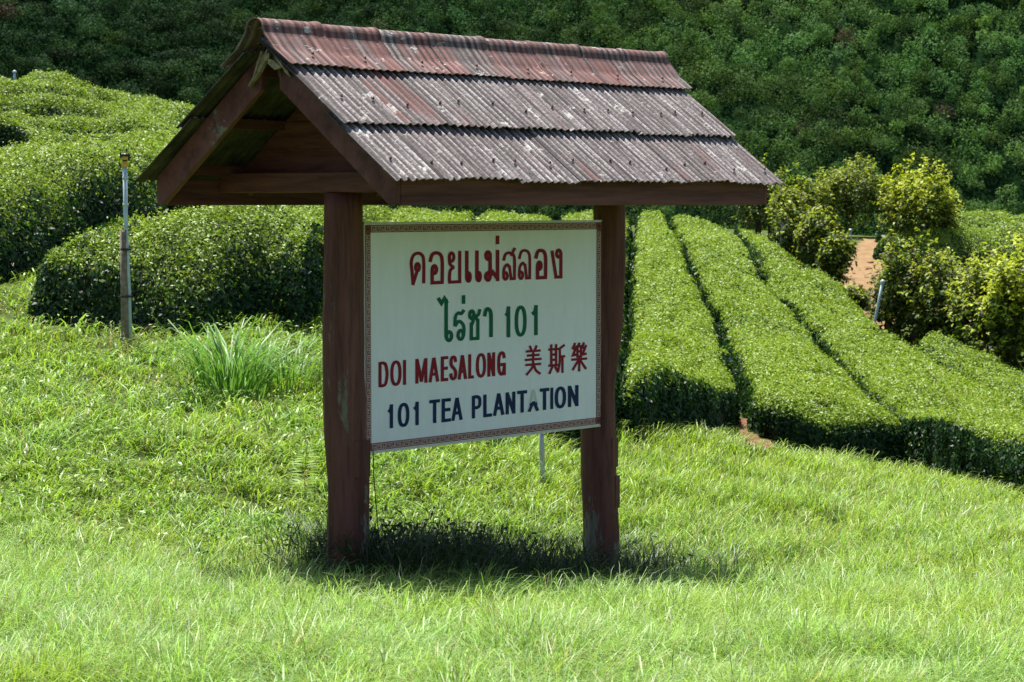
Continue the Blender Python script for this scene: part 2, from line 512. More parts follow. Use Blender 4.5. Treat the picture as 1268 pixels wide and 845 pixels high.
# ------------------------------------------------------------------ forest on the hillside
def build_forest():
    pts = []
    X = rng.uniform(-150, 160, 16000); Y = rng.uniform(404, 545, 16000)
    cell = {}
    for x, y in zip(X, Y):
        big = x < -35 and vnoise(np.array(x / 14.0), np.array(y / 14.0)) > 0.52
        r = random.uniform(2.6, 3.8) if big else random.uniform(1.5, 3.4)
        k = (int(x // 3), int(y // 3)); ok = True
        for a in (-2, -1, 0, 1, 2):
            for b in (-2, -1, 0, 1, 2):
                for (qx, qy, qr) in cell.get((k[0] + a, k[1] + b), ()):
                    if (qx - x) ** 2 + (qy - y) ** 2 < (0.53 * (r + qr)) ** 2: ok = False; break
                if not ok: break
            if not ok: break
        if ok:
            cell.setdefault(k, []).append((x, y, r)); pts.append((x, y, r, big))
    pts = np.array(pts)
    n = len(pts)
    zc = hill_z(pts[:, 0], pts[:, 1])
    hgt = rng.uniform(0.8, 4.6, n) + pts[:, 2] * 0.3
    per = 300
    VP, VN, VS, VC, VT = [], [], [], [], []
    base = np.array([0.029, 0.074, 0.024])
    for i in range(n):
        x, y, r, big = pts[i]
        m = int(per * (1.5 if big else 1.0))
        d = rng.normal(size=(m, 3)); d[:, 2] = np.abs(d[:, 2]) * 0.9 - 0.45; d[:, 1] -= 0.3
        d /= np.linalg.norm(d, axis=1, keepdims=True)
        vert = 0.85 if big else random.uniform(0.95, 1.5)
        nl = random.randint(4, 6)                       # plumes making up one crown
        lc = rng.normal(0, 0.31, (nl, 3)) * np.array([1, 1, 0.7 * vert]); lr = rng.uniform(0.52, 0.85, nl)
        if big: lc[:, 2] *= 0.7
        w = rng.integers(0, nl, m)
        p = (lc[w] + d * (lr[w] * rng.uniform(0.78, 1.12, m))[:, None] * np.array([1, 1, vert])) * r
        VP.append(p + np.array([x, y, zc[i] + hgt[i]]))
        VN.append(d * 1.0 + rng.normal(0, 0.33, (m, 3)) + np.array([0, 0, 0.15]))
        tg_ = rng.normal(size=(m, 3)); rad_ = rng.random(m) < 0.55
        tg_[rad_] = d[rad_] + rng.normal(0, 0.35, (int(rad_.sum()), 3)) + np.array([0, 0, 0.25])
        nn_ = np.cross(rng.normal(size=(m, 3)), d); nn_[:, 2] = np.abs(nn_[:, 2]) + 0.3
        VN[-1][rad_] = nn_[rad_]
        VT.append(tg_)
        VS.append(rng.uniform(0.30, 0.78, m) * (0.70 + 0.25 * r / 2))
        g = fbm(np.array(x / 25.0), np.array(y / 25.0), 2)
        cloud_shade = 0.62 + 1.25 * float(sstep(-60, 120, x + 0.6 * (y - 470))) + 0.8 * float(fbm(np.array(x / 22.0 + 50), np.array(y / 22.0), 2)) - 0.35  # cloud shadow painted into the leaf colour: darker left, brighter right, plus random patches
        c = base * (0.42 + 1.25 * random.random()) * cloud_shade * 1.15 * np.array([0.8 + 0.7 * g + 0.25 * random.random(), 1.0, 0.75 + 0.5 * random.random()])
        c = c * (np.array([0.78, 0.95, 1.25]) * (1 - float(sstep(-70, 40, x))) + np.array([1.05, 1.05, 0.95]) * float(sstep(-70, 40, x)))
        if random.random() < 0.012: c = np.array([0.075, 0.06, 0.045])
        elif random.random() < 0.08: c = np.array([0.05, 0.10, 0.025]) * cloud_shade
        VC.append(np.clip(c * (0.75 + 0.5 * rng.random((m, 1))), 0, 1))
    V, Q = leaf_cloud(np.concatenate(VP), np.concatenate(VN), np.concatenate(VS), 0.42, 0.1, np.concatenate(VT))
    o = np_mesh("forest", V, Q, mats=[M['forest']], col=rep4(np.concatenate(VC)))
    tag(o, "dark green forest of rounded crowns covering the far hillside", "forest", kind="stuff")
build_forest()

# ------------------------------------------------------------------ tea hedges
def hedge(name, Lp, Rp, h, label, cap0=0.5, cap1=0.5, group="clipped tea hedges on the slope", young=0.85, sq=4.0, seedv=0, cov=2.3, size0=0.053, dome=0.0, rough=0.12, rfreq=0.8):
    """Lp, Rp: plan polylines (n,2) of both long edges, h: height. dark core + leaf shell"""
    n = 90
    L, Rr = resample(Lp, n), resample(Rp, n)
    C, Wv = (L + Rr) / 2, (Rr - L) / 2
    seg = np.concatenate([[0], np.cumsum(np.linalg.norm(np.diff(C, axis=0), axis=1))])
    total = seg[-1]
    def taper(s):            # rounded ends
        a = np.clip(s / max(cap0, 1e-3), 0, 1); b = np.clip((total - s) / max(cap1, 1e-3), 0, 1)
        return np.sqrt(1 - (1 - a) ** 2.6) * np.sqrt(1 - (1 - b) ** 2.6)
    wbar = np.linalg.norm(Wv, axis=1).mean()
    arc_a = np.linspace(0, math.pi / 2, 200)
    al, au = np.sin(arc_a) ** (2.0 / sq) * wbar, np.cos(arc_a) ** (2.0 / sq) * h
    arc_v = np.concatenate([[0], np.cumsum(np.hypot(np.diff(al), np.diff(au)))]); arc_v /= arc_v[-1]
    def surf(s, v, shrink=0.0):
        """s metres along, v in [-1,1] round the section. returns positions"""
        cx = np.stack([np.interp(s, seg, C[:, k]) for k in (0, 1)], -1)
        wv = np.stack([np.interp(s, seg, Wv[:, k]) for k in (0, 1)], -1)
        tp = taper(s)
        ang = np.interp(np.abs(v), arc_v, arc_a) * np.sign(v)
        e = 2.0 / sq
        lat = np.sign(np.sin(ang)) * np.abs(np.sin(ang)) ** e
        up = np.abs(np.cos(ang)) ** e
        wob = 1 + 0.10 * (fbm(s * 1.3 + seedv, v * 2 + seedv, 2) - 0.5) * 2
        hh = h * (0.40 + 0.60 * tp) * (1 + rough * (fbm(s * rfreq + seedv * 3, v * 1.7 * rfreq / 0.8, 3) - 0.5) * 2) * (1 + dome * (1 - lat ** 2))
        wl = np.linalg.norm(wv, axis=-1)
        xy = cx + wv * (lat * tp * wob * (1 - shrink / np.maximum(wl, 0.3)))[..., None]
        z = terrain(xy[..., 0], xy[..., 1]) + up * (hh - shrink)
        return np.concatenate([xy, z[..., None]], -1)
    # core
    ns, nv = int(np.clip(total / 0.18, 24, 220)), 27
    uu = np.linspace(0, 1, ns)
    cz = np.linspace(0.02, 1, 8) ** 2
    srow = np.unique(np.concatenate([cz * cap0, np.linspace(cap0, total - cap1, ns), total - cz * cap1]))
    ns = len(srow)
    S, Vv = np.meshgrid(srow, np.linspace(-1, 1, nv), indexing='ij')
    core = surf(S * (1 - 0.3 / total) + 0.15, Vv, 0.20)
    o = np_mesh(name, core.reshape(-1, 3), grid_faces(nv, ns), mats=[M['hedge_core']], smooth=True)
    # leaves
    width = np.linalg.norm(Wv, axis=1).mean() * 2
    area = total * (width + 2.0 * h)
    ymin = C[:, 1].min()
    smin = size0 * max(1.0, (ymin / 24.0) ** 0.6)
    ncand = int(area * cov / (smin * smin * 0.30))
    s = rng.uniform(0, total, ncand); 
    v = rng.uniform(-1, 1, ncand)
    # the rounded end faces need their own share
    nend = int((width * h * 3.2) * cov / (smin * smin * 0.30))
    if nend * 2 < 400000:
        s = np.concatenate([s, cap0 * rng.random(nend) ** 2.2, total - cap1 * rng.random(nend) ** 2.2])
        v = np.concatenate([v, rng.uniform(-1, 1, nend * 2)])
        ncand += nend * 2
    # more even: section parameter weights top vs sides by true length
    yy = np.interp(s, seg, C[:, 1])
    size = size0 * np.maximum(1.0, (yy / 24.0) ** 0.6)
    keep = rng.random(ncand) < (smin / size) ** 2
    s, v, size = s[keep], v[keep], size[keep]
    eps = 0.02
    p = surf(s, v); ds = 0.04; pa = surf(np.clip(s - ds, 0, total), v); pb = surf(np.clip(s + ds, 0, total), v); pv = surf(s, np.clip(v + eps, -1, 1)) - surf(s, np.clip(v - eps, -1, 1))
    nrm = np.cross(pb - pa, pv)
    nrm /= np.maximum(1e-9, np.linalg.norm(nrm, axis=1, keepdims=True))
    sc_ = np.clip(s, min(cap0, total / 2), max(total - cap1, total / 2))
    mid = np.stack([np.interp(sc_, seg, C[:, 0]), np.interp(sc_, seg, C[:, 1]), p[:, 2] - 0.25 * h], -1)
    nrm[nrm[:, 2] < -0.45] *= -1
    side_ = np.abs(nrm[:, 2]) < 0.45
    nrm[side_ & (((p - mid) * nrm).sum(1) < 0)] *= -1
    topness = np.clip(nrm[:, 2], 0, 1)
    depth = rng.random(len(s)) ** 1.5 * 0.10
    clump = fbm(p[:, 0] * 2.2 + seedv, p[:, 1] * 2.2, 3)
    p = p - nrm * depth[:, None] + nrm * ((clump - 0.5) * 0.14)[:, None] + rng.normal(0, 0.014, p.shape)
    shoot = rng.random(len(s)) < 0.07 * sstep(0.3, 0.8, topness)
    p[:, 2] += shoot * rng.uniform(0.02, 0.09, len(s))
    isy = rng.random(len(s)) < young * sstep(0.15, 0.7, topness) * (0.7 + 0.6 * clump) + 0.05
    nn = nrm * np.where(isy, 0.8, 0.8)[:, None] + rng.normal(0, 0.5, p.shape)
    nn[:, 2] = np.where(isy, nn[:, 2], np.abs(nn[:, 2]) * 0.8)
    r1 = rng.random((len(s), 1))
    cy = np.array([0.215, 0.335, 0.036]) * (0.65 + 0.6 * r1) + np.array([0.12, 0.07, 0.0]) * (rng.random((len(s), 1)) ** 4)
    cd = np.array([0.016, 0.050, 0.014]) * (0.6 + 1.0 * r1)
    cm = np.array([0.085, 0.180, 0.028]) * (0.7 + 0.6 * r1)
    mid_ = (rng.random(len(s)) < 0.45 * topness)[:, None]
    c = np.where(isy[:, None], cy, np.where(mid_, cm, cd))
    size = size * np.where(isy, 0.75, np.where(topness > 0.6, 0.85, 1.25)) * rng.uniform(0.7, 1.3, len(s))
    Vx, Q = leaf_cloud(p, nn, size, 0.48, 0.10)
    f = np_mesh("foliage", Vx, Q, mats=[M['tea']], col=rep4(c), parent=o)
    tag(o, label, "tea hedge", group)
    return o

TL = HL; TR = HR
def hp(pts, h): return np.array([hit(px, py, h) for px, py in pts])

# right-hand rows: edges follow the gaps on the clipped top
gap0 = hp([(785, 262), (781, 350), (776, 420), (770, 466)], TR)
gap1 = hp([(828, 262), (850, 310), (872, 360), (893, 410), (913, 478)], TR)
gap2 = hp([(908, 286), (940, 330), (974, 373), (1025, 424), (1070, 465), (1130, 512)], TR)
edge3 = hp([(920, 284), (985, 318), (1055, 358), (1121, 421), (1170, 446), (1218, 475), (1300, 512), (1400, 560)], TR)
gapm = hp([(690, 262), (675, 330), (660, 400), (645, 455)], TR)
gapn = hp([(590, 262), (575, 330), (555, 400), (530, 448)], TR)
gapo = hp([(478, 258), (480, 300), (470, 360), (455, 400)], TR)
def ext_front(P, d=0.0):    # lengthen the near end    # shorten / lengthen the near end so the front face stands where the photo has it
    P = P.copy(); t = P[-1] - P[-2]; P[-1] = P[-1] + t / np.linalg.norm(t) * d
    return P
def inset(A, B, g):
    """move A towards B by g metres"""
    A2, B2 = resample(A, 40), resample(B, 40)
    d = B2 - A2
    return A2 + d / np.linalg.norm(d, axis=1, keepdims=True) * g
G1 = 0.14
rows = [
    ("tea hedge row under the sign's right half, mostly hidden by it", gapm, gap0, 1),
    ("tea hedge row directly beside the right post, its dark front nearest", gap0, gap1, 2),
    ("wide tea hedge row right of the first dark furrow", gap1, gap2, 3),
    ("long tea hedge row reaching the right frame edge in front", gap2, edge3, 4),
    ("tea hedge row behind the middle of the sign board", gapn, gapm, 5),
    ("tea hedge row behind the sign board's left end", gapo, gapn, 6),
]
for lab, A, B, sd in rows:
    fd = {2: 0.15, 3: 0.7, 4: 0.1}.get(sd, 0.0)
    hedge("tea_hedge", ext_front(inset(A, B, G1), fd), ext_front(inset(B, A, G1), fd), TR, lab, cap0=0.6, cap1=0.95, seedv=sd * 7.3, sq=5.0, young=0.92)
e4a = hp([(1127, 421), (1172, 446), (1220, 474), (1300, 508), (1380, 545)], TR)
e4b = hp([(1150, 410), (1200, 428), (1268, 455), (1330, 480), (1400, 510)], TR)
hedge("tea_hedge", inset(e4a, e4b, 0.12), e4b, TR, "short tea hedge row below the leafy shrubs at far right", cap0=0.5, cap1=0.4, seedv=61, sq=5.0, young=0.8)

# left-hand mounds: near base line, width backwards
def mound(base_px, width, h, label, seedv, cap=0.9, young=0.85, h_hit=0.0, rough=0.24, **kw):
    A = hp(base_px, h_hit)
    A = resample(A, 40)
    t = np.gradient(A, axis=0); t /= np.linalg.norm(t, axis=1, keepdims=True)
    nrm = np.stack([-t[:, 1], t[:, 0]], -1)
    if nrm[:, 1].mean() < 0: nrm = -nrm
    B = A + nrm * width
    return hedge("tea_hedge", A, B, h, label, cap0=cap, cap1=cap, seedv=seedv, young=young, sq=2.1, dome=0.08, rough=rough, **kw)
mound([(2, 384), (30, 400), (81, 408), (150, 412), (216, 414), (324, 398), (405, 384), (490, 366)], 2.0, 0.86, "rounded tea hedge behind the sprinkler pole, nearest on the left", 3.1, cap=0.9, size0=0.056)
mound([(-120, 360), (-60, 357), (0, 353), (42, 345), (110, 324), (220, 312), (330, 306), (430, 296)], 2.2, 1.15, "tall dark faced tea hedge behind the rounded one at left edge", 9.7, size0=0.056)
hill_x = [-110, 0, 60, 120, 180, 240, 320]
hill_rows = [
    ([226, 224, 228, 236, 246, 258, 270], 1.5, "lowest tea hedge row on the left hill, crossing behind the sprinkler head"),
    ([203, 203, 209, 214, 220, 228, 236], 1.6, "tea hedge row passing just above the sprinkler head on the left hill"),
    ([184, 183, 190, 196, 202, 208, 214], 1.7, "tea hedge row meeting the tip of the roof's left eave"),
    ([166, 166, 172, 175, 178, 182, 188], 1.8, "tea hedge row across the middle of the left hill, between eave tip and skyline"),
    ([152, 151, 154, 157, 161, 164, 170], 1.9, "tea hedge row on the left hill third below the skyline row"),
    ([139, 138, 139, 142, 147, 153, 160], 2.0, "tea hedge row on the left hill second below the skyline row"),
    ([126, 125, 127, 132, 139, 147, 156], 2.2, "tea hedge row on the left hill directly below the skyline row"),
    ([112, 112, 116, 123, 131, 141, 153], 2.6, "topmost tea hedge row on the left hill's skyline, against the dark forest"),
]
for k_, (ys_, w_, lab_) in enumerate(hill_rows):
    mound([(x_, y_ + 1.5 * math.sin(x_ / 31.0 + 2.1 * k_)) for x_, y_ in zip(hill_x, ys_)], w_ * 0.72, 0.85, lab_, 17.7 + 6.1 * k_, h_hit=HL - 0.3, rough=0.48, rfreq=0.42)
mound([(260, 200), (330, 205), (420, 222), (520, 238)], 3.0, 0.85, "tea hedge hidden behind the roof's gable", 51.3, h_hit=HL - 0.3)
mound([(385, 262), (440, 264), (500, 266), (545, 268)], 3.0, 0.8, "tea hedge seen in the slit between roof beam and sign, left end", 57.1, h_hit=HL)
hedge("tea_hedge", hp([(1095, 292), (1140, 296), (1200, 300)], 0.1), hp([(1090, 284), (1140, 288), (1205, 292)], 0.1), 0.8, "low tea hedge glimpsed between the broad tree and the round tree", seedv=83, cap0=0.8, cap1=0.8, sq=3.5)
mound([(1168, 335), (1200, 333), (1260, 333), (1350, 334)], 2.4, 0.75, "tea hedge just behind the yellow-green shrubs at right", 91.0)
mound([(1152, 317), (1190, 316), (1260, 317), (1350, 318)], 3.0, 0.75, "middle tea hedge of the far field at the right edge", 97.0)
A = np.array([[15.0, 91], [22, 93], [32, 95], [44, 97]]); B = A + np.array([0, 9.5])
hedge("tea_hedge", A, B, 0.85, "broad tea hedge of the far field above the yellow-green shrubs", seedv=101, size0=0.08, sq=3.5, cap0=2, cap1=2)
A = np.array([[17.0, 104], [22, 106], [30, 108], [40, 110]]); B = A + np.array([0, 6.0])
hedge("tea_hedge", A, B, 0.8, "distant tea hedge at right edge below the forest", seedv=71, size0=0.09, sq=3.5, cap0=2, cap1=2)
A = np.array([[16.0, 113], [22, 115], [30, 117], [42, 119]]); B = A + np.array([0, 8.0])
hedge("tea_hedge", A, B, 0.8, "farthest tea hedge at right, touching the forest's foot", seedv=77, size0=0.09, sq=3.5, cap0=2, cap1=2)

# ------------------------------------------------------------------ dirt path and soil patch
def draped(name, poly_px, mat, lift=0.03, lumps=0.05, step=0.12, yr=(8, 90)):
    P = np.array([hit(px, py, 0, *yr) for px, py in poly_px])
    x0, y0 = P.min(0); x1, y1 = P.max(0)
    xs, ys = np.arange(x0, x1 + step, step), np.arange(y0, y1 + step * 2, step * 2)
    X, Y = np.meshgrid(xs, ys)
    ins = np.zeros(X.shape, bool); j = len(P) - 1
    for i in range(len(P)):
        c = ((P[i, 1] > Y) != (P[j, 1] > Y)) & (X < (P[j, 0] - P[i, 0]) * (Y - P[i, 1]) / (P[j, 1] - P[i, 1] + 1e-9) + P[i, 0])
        ins ^= c; j = i
    Z = gz(X, Y) + lift + lumps * (fbm(X * 3, Y * 3, 3) - 0.3)
    q = grid_faces(len(xs), len(ys)); f = ins.ravel()
    q = q[f[q].all(1)]
    o = np_mesh(name, np.stack([X, Y, Z], -1).reshape(-1, 3), q, mats=[mat], smooth=True)
    tag(o, kind="structure")
    return P
dirt_poly = draped("dirt_path", [(1020, 380), (1040, 340), (1050, 312), (1062, 300), (1100, 299), (1132, 312), (1160, 345), (1140, 380), (1110, 420), (1040, 410)], M['dirt'], 0.06, 0.06, 0.2)
def stones(n=260):
    ico = bmesh.new(); bmesh.ops.create_icosphere(ico, subdivisions=1, radius=1.0)
    IV = np.array([v.co[:] for v in ico.verts]); IF = np.array([[v.index for v in f.verts] for f in ico.faces]); ico.free()
    V, T = [], []
    lo, hi = dirt_poly.min(0), dirt_poly.max(0)
    for i in range(n):
        x, y = rng.uniform(lo, hi); r = 0.02 + 0.07 * rng.random() ** 3
        V.append(IV * r * rng.uniform(0.6, 1.3, (len(IV), 1)) * np.array([1, 1, 0.6]) + np.array([x, y, float(gz(x, y)) + 0.07])); T.append(IF + i * len(IV))
    tag(np_mesh("gravel", np.vstack(V), None, np.concatenate(T), [M['dirt']]), "loose stones scattered over the orange dirt", "gravel", kind="stuff")
stones()
soil_poly = draped("soil_patch", [(898, 546), (906, 528), (932, 534), (958, 556), (964, 574), (930, 572)], M['soil'], 0.10, 0.16, 0.05)

# ------------------------------------------------------------------ trees and shrubs on the right
def tree(name, x, y, h, w, label, cat, seed, leaf=0.108, n=2600, clear=0.12, tip=0.55, stems=1, group=None, dens_lobes=16, ygreen=(0.31, 0.38, 0.035)):
    rg = np.random.default_rng(seed); rd = random.Random(seed)
    z0 = float(gz(x, y))
    root = empty(name, (x, y, z0))
    tag(root, label, cat, group)
    bm = bmesh.new()
    for s in range(stems):
        ox, oy = (rd.uniform(-.3, .3) * w * 0.5, rd.uniform(-.3, .3) * w * 0.5) if stems > 1 else (0, 0)
        top = Vector((ox + rd.uniform(-.1, .1) * w, oy, h * 0.8))
        add_tube(bm, [(ox, oy, -0.1), (ox + 0.03, oy, h * 0.3), (top.x * 0.7 + ox * .3, oy, h * 0.55), top], [0.035 + 0.018 * h, 0.025 + 0.012 * h, 0.02 + .006 * h, 0.012], 7)
        for k in range(7):
            a = rd.uniform(0, 6.28); zz = h * rd.uniform(0.2, 0.65)
            ln = w * 0.42 * rd.uniform(0.6, 1)
            add_tube(bm, [(ox, oy, zz), (ox + math.cos(a) * ln * .5, oy + math.sin(a) * ln * .5, zz + h * .1), (ox + math.cos(a) * ln, oy + math.sin(a) * ln, zz + h * .22)], [0.022, 0.014, 0.006], 5)
    bm_obj("trunk", bm, M['bark'], root, True)
    # crown: lobes filled with leaf sprays
    P, N, C, S = [], [], [], []
    nsp = max(60, n // 15)                                # leafy twigs, pointing out and up
    skew = rg.normal(0, 0.12, 2)
    lob = rg.uniform(0, 6.28, 4)
    for k in range(nsp):
        d = rg.normal(size=3); d[2] = d[2] * 0.75 + 0.28; d /= np.linalg.norm(d)
        a = math.atan2(d[1], d[0])
        sh = 0.80 + 0.20 * math.sin(2 * a + lob[0]) * math.cos(3 * d[2] + lob[1]) + 0.16 * math.sin(5 * a + 4 * d[2] + lob[2])
        rad = rg.uniform(0.35, 1.0) ** 0.55 * sh
        c0 = np.array([0, 0, h * (0.45 + clear * 0.4)]) + d * rad * np.array([w * 0.5, w * 0.5, h * (0.55 - clear * 0.4)])
        c0[:2] += skew * w * (c0[2] / h)
        c0[2] = max(c0[2], h * (0.04 + clear))
        tw = d * 0.6 + np.array([0, 0, 0.55]) + rg.normal(0, 0.35, 3); tw /= np.linalg.norm(tw)
        ln = rg.uniform(0.16, 0.34) * (0.7 + 0.15 * h)
        m = int(rg.integers(12, 24)); t = rg.random(m)
        p = c0 + tw * (t * ln)[:, None] + rg.normal(0, 0.055, (m, 3)) * (1.2 - 0.5 * t)[:, None]
        P.append(p)
        N.append(np.array([0, 0, 0.75]) + 0.45 * d + rg.normal(0, 0.5, (m, 3)))
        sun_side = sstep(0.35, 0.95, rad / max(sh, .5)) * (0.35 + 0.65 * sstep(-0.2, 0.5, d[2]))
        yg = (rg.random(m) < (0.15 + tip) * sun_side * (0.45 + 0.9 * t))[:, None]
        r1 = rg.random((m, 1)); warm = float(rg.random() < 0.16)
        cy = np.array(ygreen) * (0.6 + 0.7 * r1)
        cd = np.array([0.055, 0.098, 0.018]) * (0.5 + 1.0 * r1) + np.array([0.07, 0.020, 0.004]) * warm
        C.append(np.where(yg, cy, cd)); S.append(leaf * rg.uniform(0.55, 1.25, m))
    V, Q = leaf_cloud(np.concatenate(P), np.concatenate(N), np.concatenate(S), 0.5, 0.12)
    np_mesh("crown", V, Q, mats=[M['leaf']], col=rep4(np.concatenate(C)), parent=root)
    return root
def tree_px(name, px, base_py, top_py, Y, wpx, label, cat, seed, **kw):
    x = (px - PW / 2) / F_PX * Y
    z0 = float(gz(x, Y))
    ztop = CAM_Z - (top_py - HORIZON) / F_PX * Y
    return tree(name, x, Y, ztop - z0, wpx / F_PX * Y, label, cat, seed, **kw)
tg = "young trees behind the tea rows"
tree_px("young_tree", 945, 290, 208, 58, 74, "yellow tipped tree half hidden behind the roof's right corner", "tree", 1, group=tg, n=3600, clear=0.0, stems=3)
tree_px("young_tree", 990, 292, 212, 55, 84, "ragged olive tree between roof corner and the broad tree", "tree", 2, group=tg, n=4200, clear=0.0, stems=3)
tree_px("young_tree", 1030, 302, 198, 62, 116, "broad dark bushy tree left of the bare dirt", "tree", 3, group=tg, n=7600, tip=0.5, clear=0.02, dens_lobes=24)
tree_px("young_tree", 1144, 330, 200, 54, 98, "round topped bright yellow-green tree standing alone past the dirt", "tree", 4, group=tg, n=8200, tip=0.85, ygreen=(0.44, 0.51, 0.038), clear=0.02, dens_lobes=26)
sg = "leafy shrubs lining the dirt path"
tree_px("shrub", 985, 318, 246, 50, 60, "thin leaning shrub beside the pale pipe near the roof", "shrub", 11, group=sg, n=2600, clear=0.0, stems=3, tip=0.4)
tree_px("shrub", 1014, 342, 256, 47.5, 56, "sparse shrub left of the dirt with reddish leaves", "shrub", 12, group=sg, n=3000, clear=0.0, stems=3, tip=0.4)
tree_px("shrub", 1028, 357, 290, 46, 32, "low shrub at the dirt path's left lower corner", "shrub", 13, group=sg, n=1900, clear=0.0, stems=3, tip=0.35)
tree_px("shrub", 1106, 408, 318, 42, 52, "narrow dark shrub beside the slanted white pipe", "shrub", 14, group=sg, n=3000, clear=0.0, stems=4, tip=0.35)
tree_px("shrub", 1134, 418, 290, 41, 84, "shrub with brownish leaves under the round tree", "shrub", 15, group=sg, n=3800, clear=0.0, stems=4, tip=0.35)
tree_px("shrub", 1174, 434, 310, 40, 84, "olive shrub in the middle of the shrub line", "shrub", 16, group=sg, n=3800, clear=0.0, stems=4, tip=0.4)
tree_px("shrub", 1236, 452, 316, 40, 74, "shrub between the tall yellow-green shrub and the tallest bright shrub", "shrub", 22, group=sg, n=3000, clear=0.0, stems=4, tip=0.6)
tree_px("shrub", 1152, 426, 330, 42, 66, "low shrub wedged between the brownish shrub and the olive shrub", "shrub", 23, group=sg, n=2600, clear=0.0, stems=4, tip=0.45)
tree_px("shrub", 1193, 440, 322, 41, 78, "low shrub filling the bank between olive shrub and tall yellow-green shrub", "shrub", 21, group=sg, n=3200, clear=0.0, stems=4, tip=0.6)
tree_px("shrub", 1214, 448, 304, 39, 90, "tall yellow-green shrub second from the right edge", "shrub", 17, group=sg, n=4200, clear=0.0, stems=4, tip=0.62, ygreen=(0.38, 0.45, 0.036))
tree_px("shrub", 1260, 458, 298, 38, 100, "tallest bright shrub at the right edge of the photo", "shrub", 18, group=sg, n=4800, clear=0.0, stems=4, tip=0.85, ygreen=(0.44, 0.51, 0.038))
tree_px("shrub", 1320, 472, 306, 37.5, 100, "shrub ending the line beyond the right edge", "shrub", 19, group=sg, n=4200, clear=0.0, stems=4, tip=0.7)

tree_px("shrub", 1058, 395, 364, 44, 36, "small shrub closing the foot of the bare dirt", "shrub", 20, group=sg, n=1500, clear=0.0, stems=3, tip=0.3)
# ------------------------------------------------------------------ pipes and sprinkler
def pipe(name, px, py0, py1, Y, r, mat, label, lean=0.0, cat="pipe", dig=0.3):
    a, b = at(px, py1, Y), at(px + lean, py0, Y)
    root = empty(name, tuple(a)); tag(root, label, cat, "irrigation pipes among the tea")
    bm = bmesh.new()
    v = Vector(b - a)
    add_tube(bm, [v.normalized() * -dig, (0, 0, 0), v * 0.5, v], r, 10)
    bm_obj("riser", bm, mat, root, True)
    bm = bmesh.new()
    add_tube(bm, [v * 0.985, v * 0.99 + Vector((0, 0, 0.0)), v * 1.0 + v.normalized() * 0.02, v * 1.0 + v.normalized() * 0.05], [r * 1.5, r * 1.6, r * 1.6, r * 0.9], 10)
    bm_obj("cap", bm, mat, root, True)
    return root
pipe("irrigation_pipe", 966, 278, 308, 50, 0.030, M['pvc'], "pale blue pipe leaning out of the shrubs near the roof", 3)
pipe("irrigation_pipe", 1083, 350, 400, 40.5, 0.028, M['pvc'], "slanted white pipe at the narrow shrub's left side", 10)
pipe("irrigation_pipe", 1228, 300, 345, 60, 0.03, M['steel'], "faint grey pipe rising behind the yellow-green shrubs", 0)
pipe("irrigation_pipe", 1054, 286, 304, 56, 0.03, M['steel'], "short grey pipe at the top of the dirt", -1)
pipe("irrigation_pipe", 18, 90, 108, 53, 0.03, M['pvc'], "small white pipe on the hill skyline at upper left", 0)
pipe("irrigation_pipe", 183, 204, 222, 31, 0.018, M['steel'], "stub of grey pipe in the tea beside the roof's left eave", 0)
pp = hit(671, 607, 0)
pipe("irrigation_pipe", 672, 520, 606, float(pp[1]), 0.022, M['steel'], "thin grey pipe standing in the grass under the sign board", -2)

def sprinkler():
    g = hit(157, 430, 0)
    Y = float(g[1]); base = at(157, 428, Y)
    root = empty("sprinkler_pole", tuple(base))
    tag(root, "white pipe with black and yellow sprinkler head tied to a wooden stake", "sprinkler")
    s = Y / F_PX
    bm = bmesh.new()
    add_tube(bm, [(0.02, -0.06, -0.3), (-1.0 * s, -7 * s, 0), (-1.5 * s, -7 * s, 60 * s), (-2.2 * s, -7 * s, 143 * s)], [4.6 * s, 4.7 * s, 4.5 * s, 4.3 * s], 9)
    st = bm_obj("stake", bm, M['stake'], root, True)
    bm = bmesh.new()
    add_tube(bm, [(5 * s, -3 * s, -0.2), (4 * s, -3.5 * s, 60 * s), (1.0 * s, -3.5 * s, 150 * s), (0.5 * s, -3.5 * s, 223 * s)], 2.7 * s, 10)
    for zz in (147, 172, 205):
        add_tube(bm, [(0.9 * s, -3.5 * s, zz * s), (0.9 * s, -3.5 * s, (zz + 4) * s)], 3.6 * s, 10)
    bm_obj("riser", bm, M['pvc'], root, True)
    for zz in (60, 118):
        bm = bmesh.new()
        add_tube(bm, [(0.5 * s, -5 * s, zz * s), (0.5 * s, -5 * s, (zz + 2.5) * s)], 7.6 * s, 10)
        bm_obj("tie", bm, M['black'], root, True)
    h = empty("sprinkler_head", (0.5 * s, -3.5 * s, 221 * s)); h.parent = root; h.scale = (1.3, 1.3, 1.3)
    bm = bmesh.new()
    add_tube(bm, [(0, 0, 0), (0, 0, 3 * s), (0, 0, 3.2 * s), (0, 0, 5 * s)], [3.4 * s, 3.4 * s, 2.4 * s, 2.4 * s], 10)
    add_box(bm, -1.5 * s, 3.5 * s, -3.6 * s, -2.2 * s, 6.5 * s, 9.5 * s)
    bm_obj("collar", bm, M['yellow'], h)
    bm = bmesh.new()
    add_tube(bm, [(0, 0, 5 * s), (0, 0, 12 * s), (0, 0, 13 * s)], [2.3 * s, 2.6 * s, 1.2 * s], 10)
    add_box(bm, -4.2 * s, 4.6 * s, -1.2 * s, 1.2 * s, 9.5 * s, 11.6 * s)
    add_box(bm, 3.0 * s, 4.8 * s, -1.8 * s, 1.8 * s, 5.5 * s, 12.5 * s)
    add_box(bm, -4.5 * s, -3.2 * s, -1.5 * s, 1.5 * s, 8.0 * s, 13.5 * s)
    bm_obj("impact_arm", bm, M['black'], h)
sprinkler()

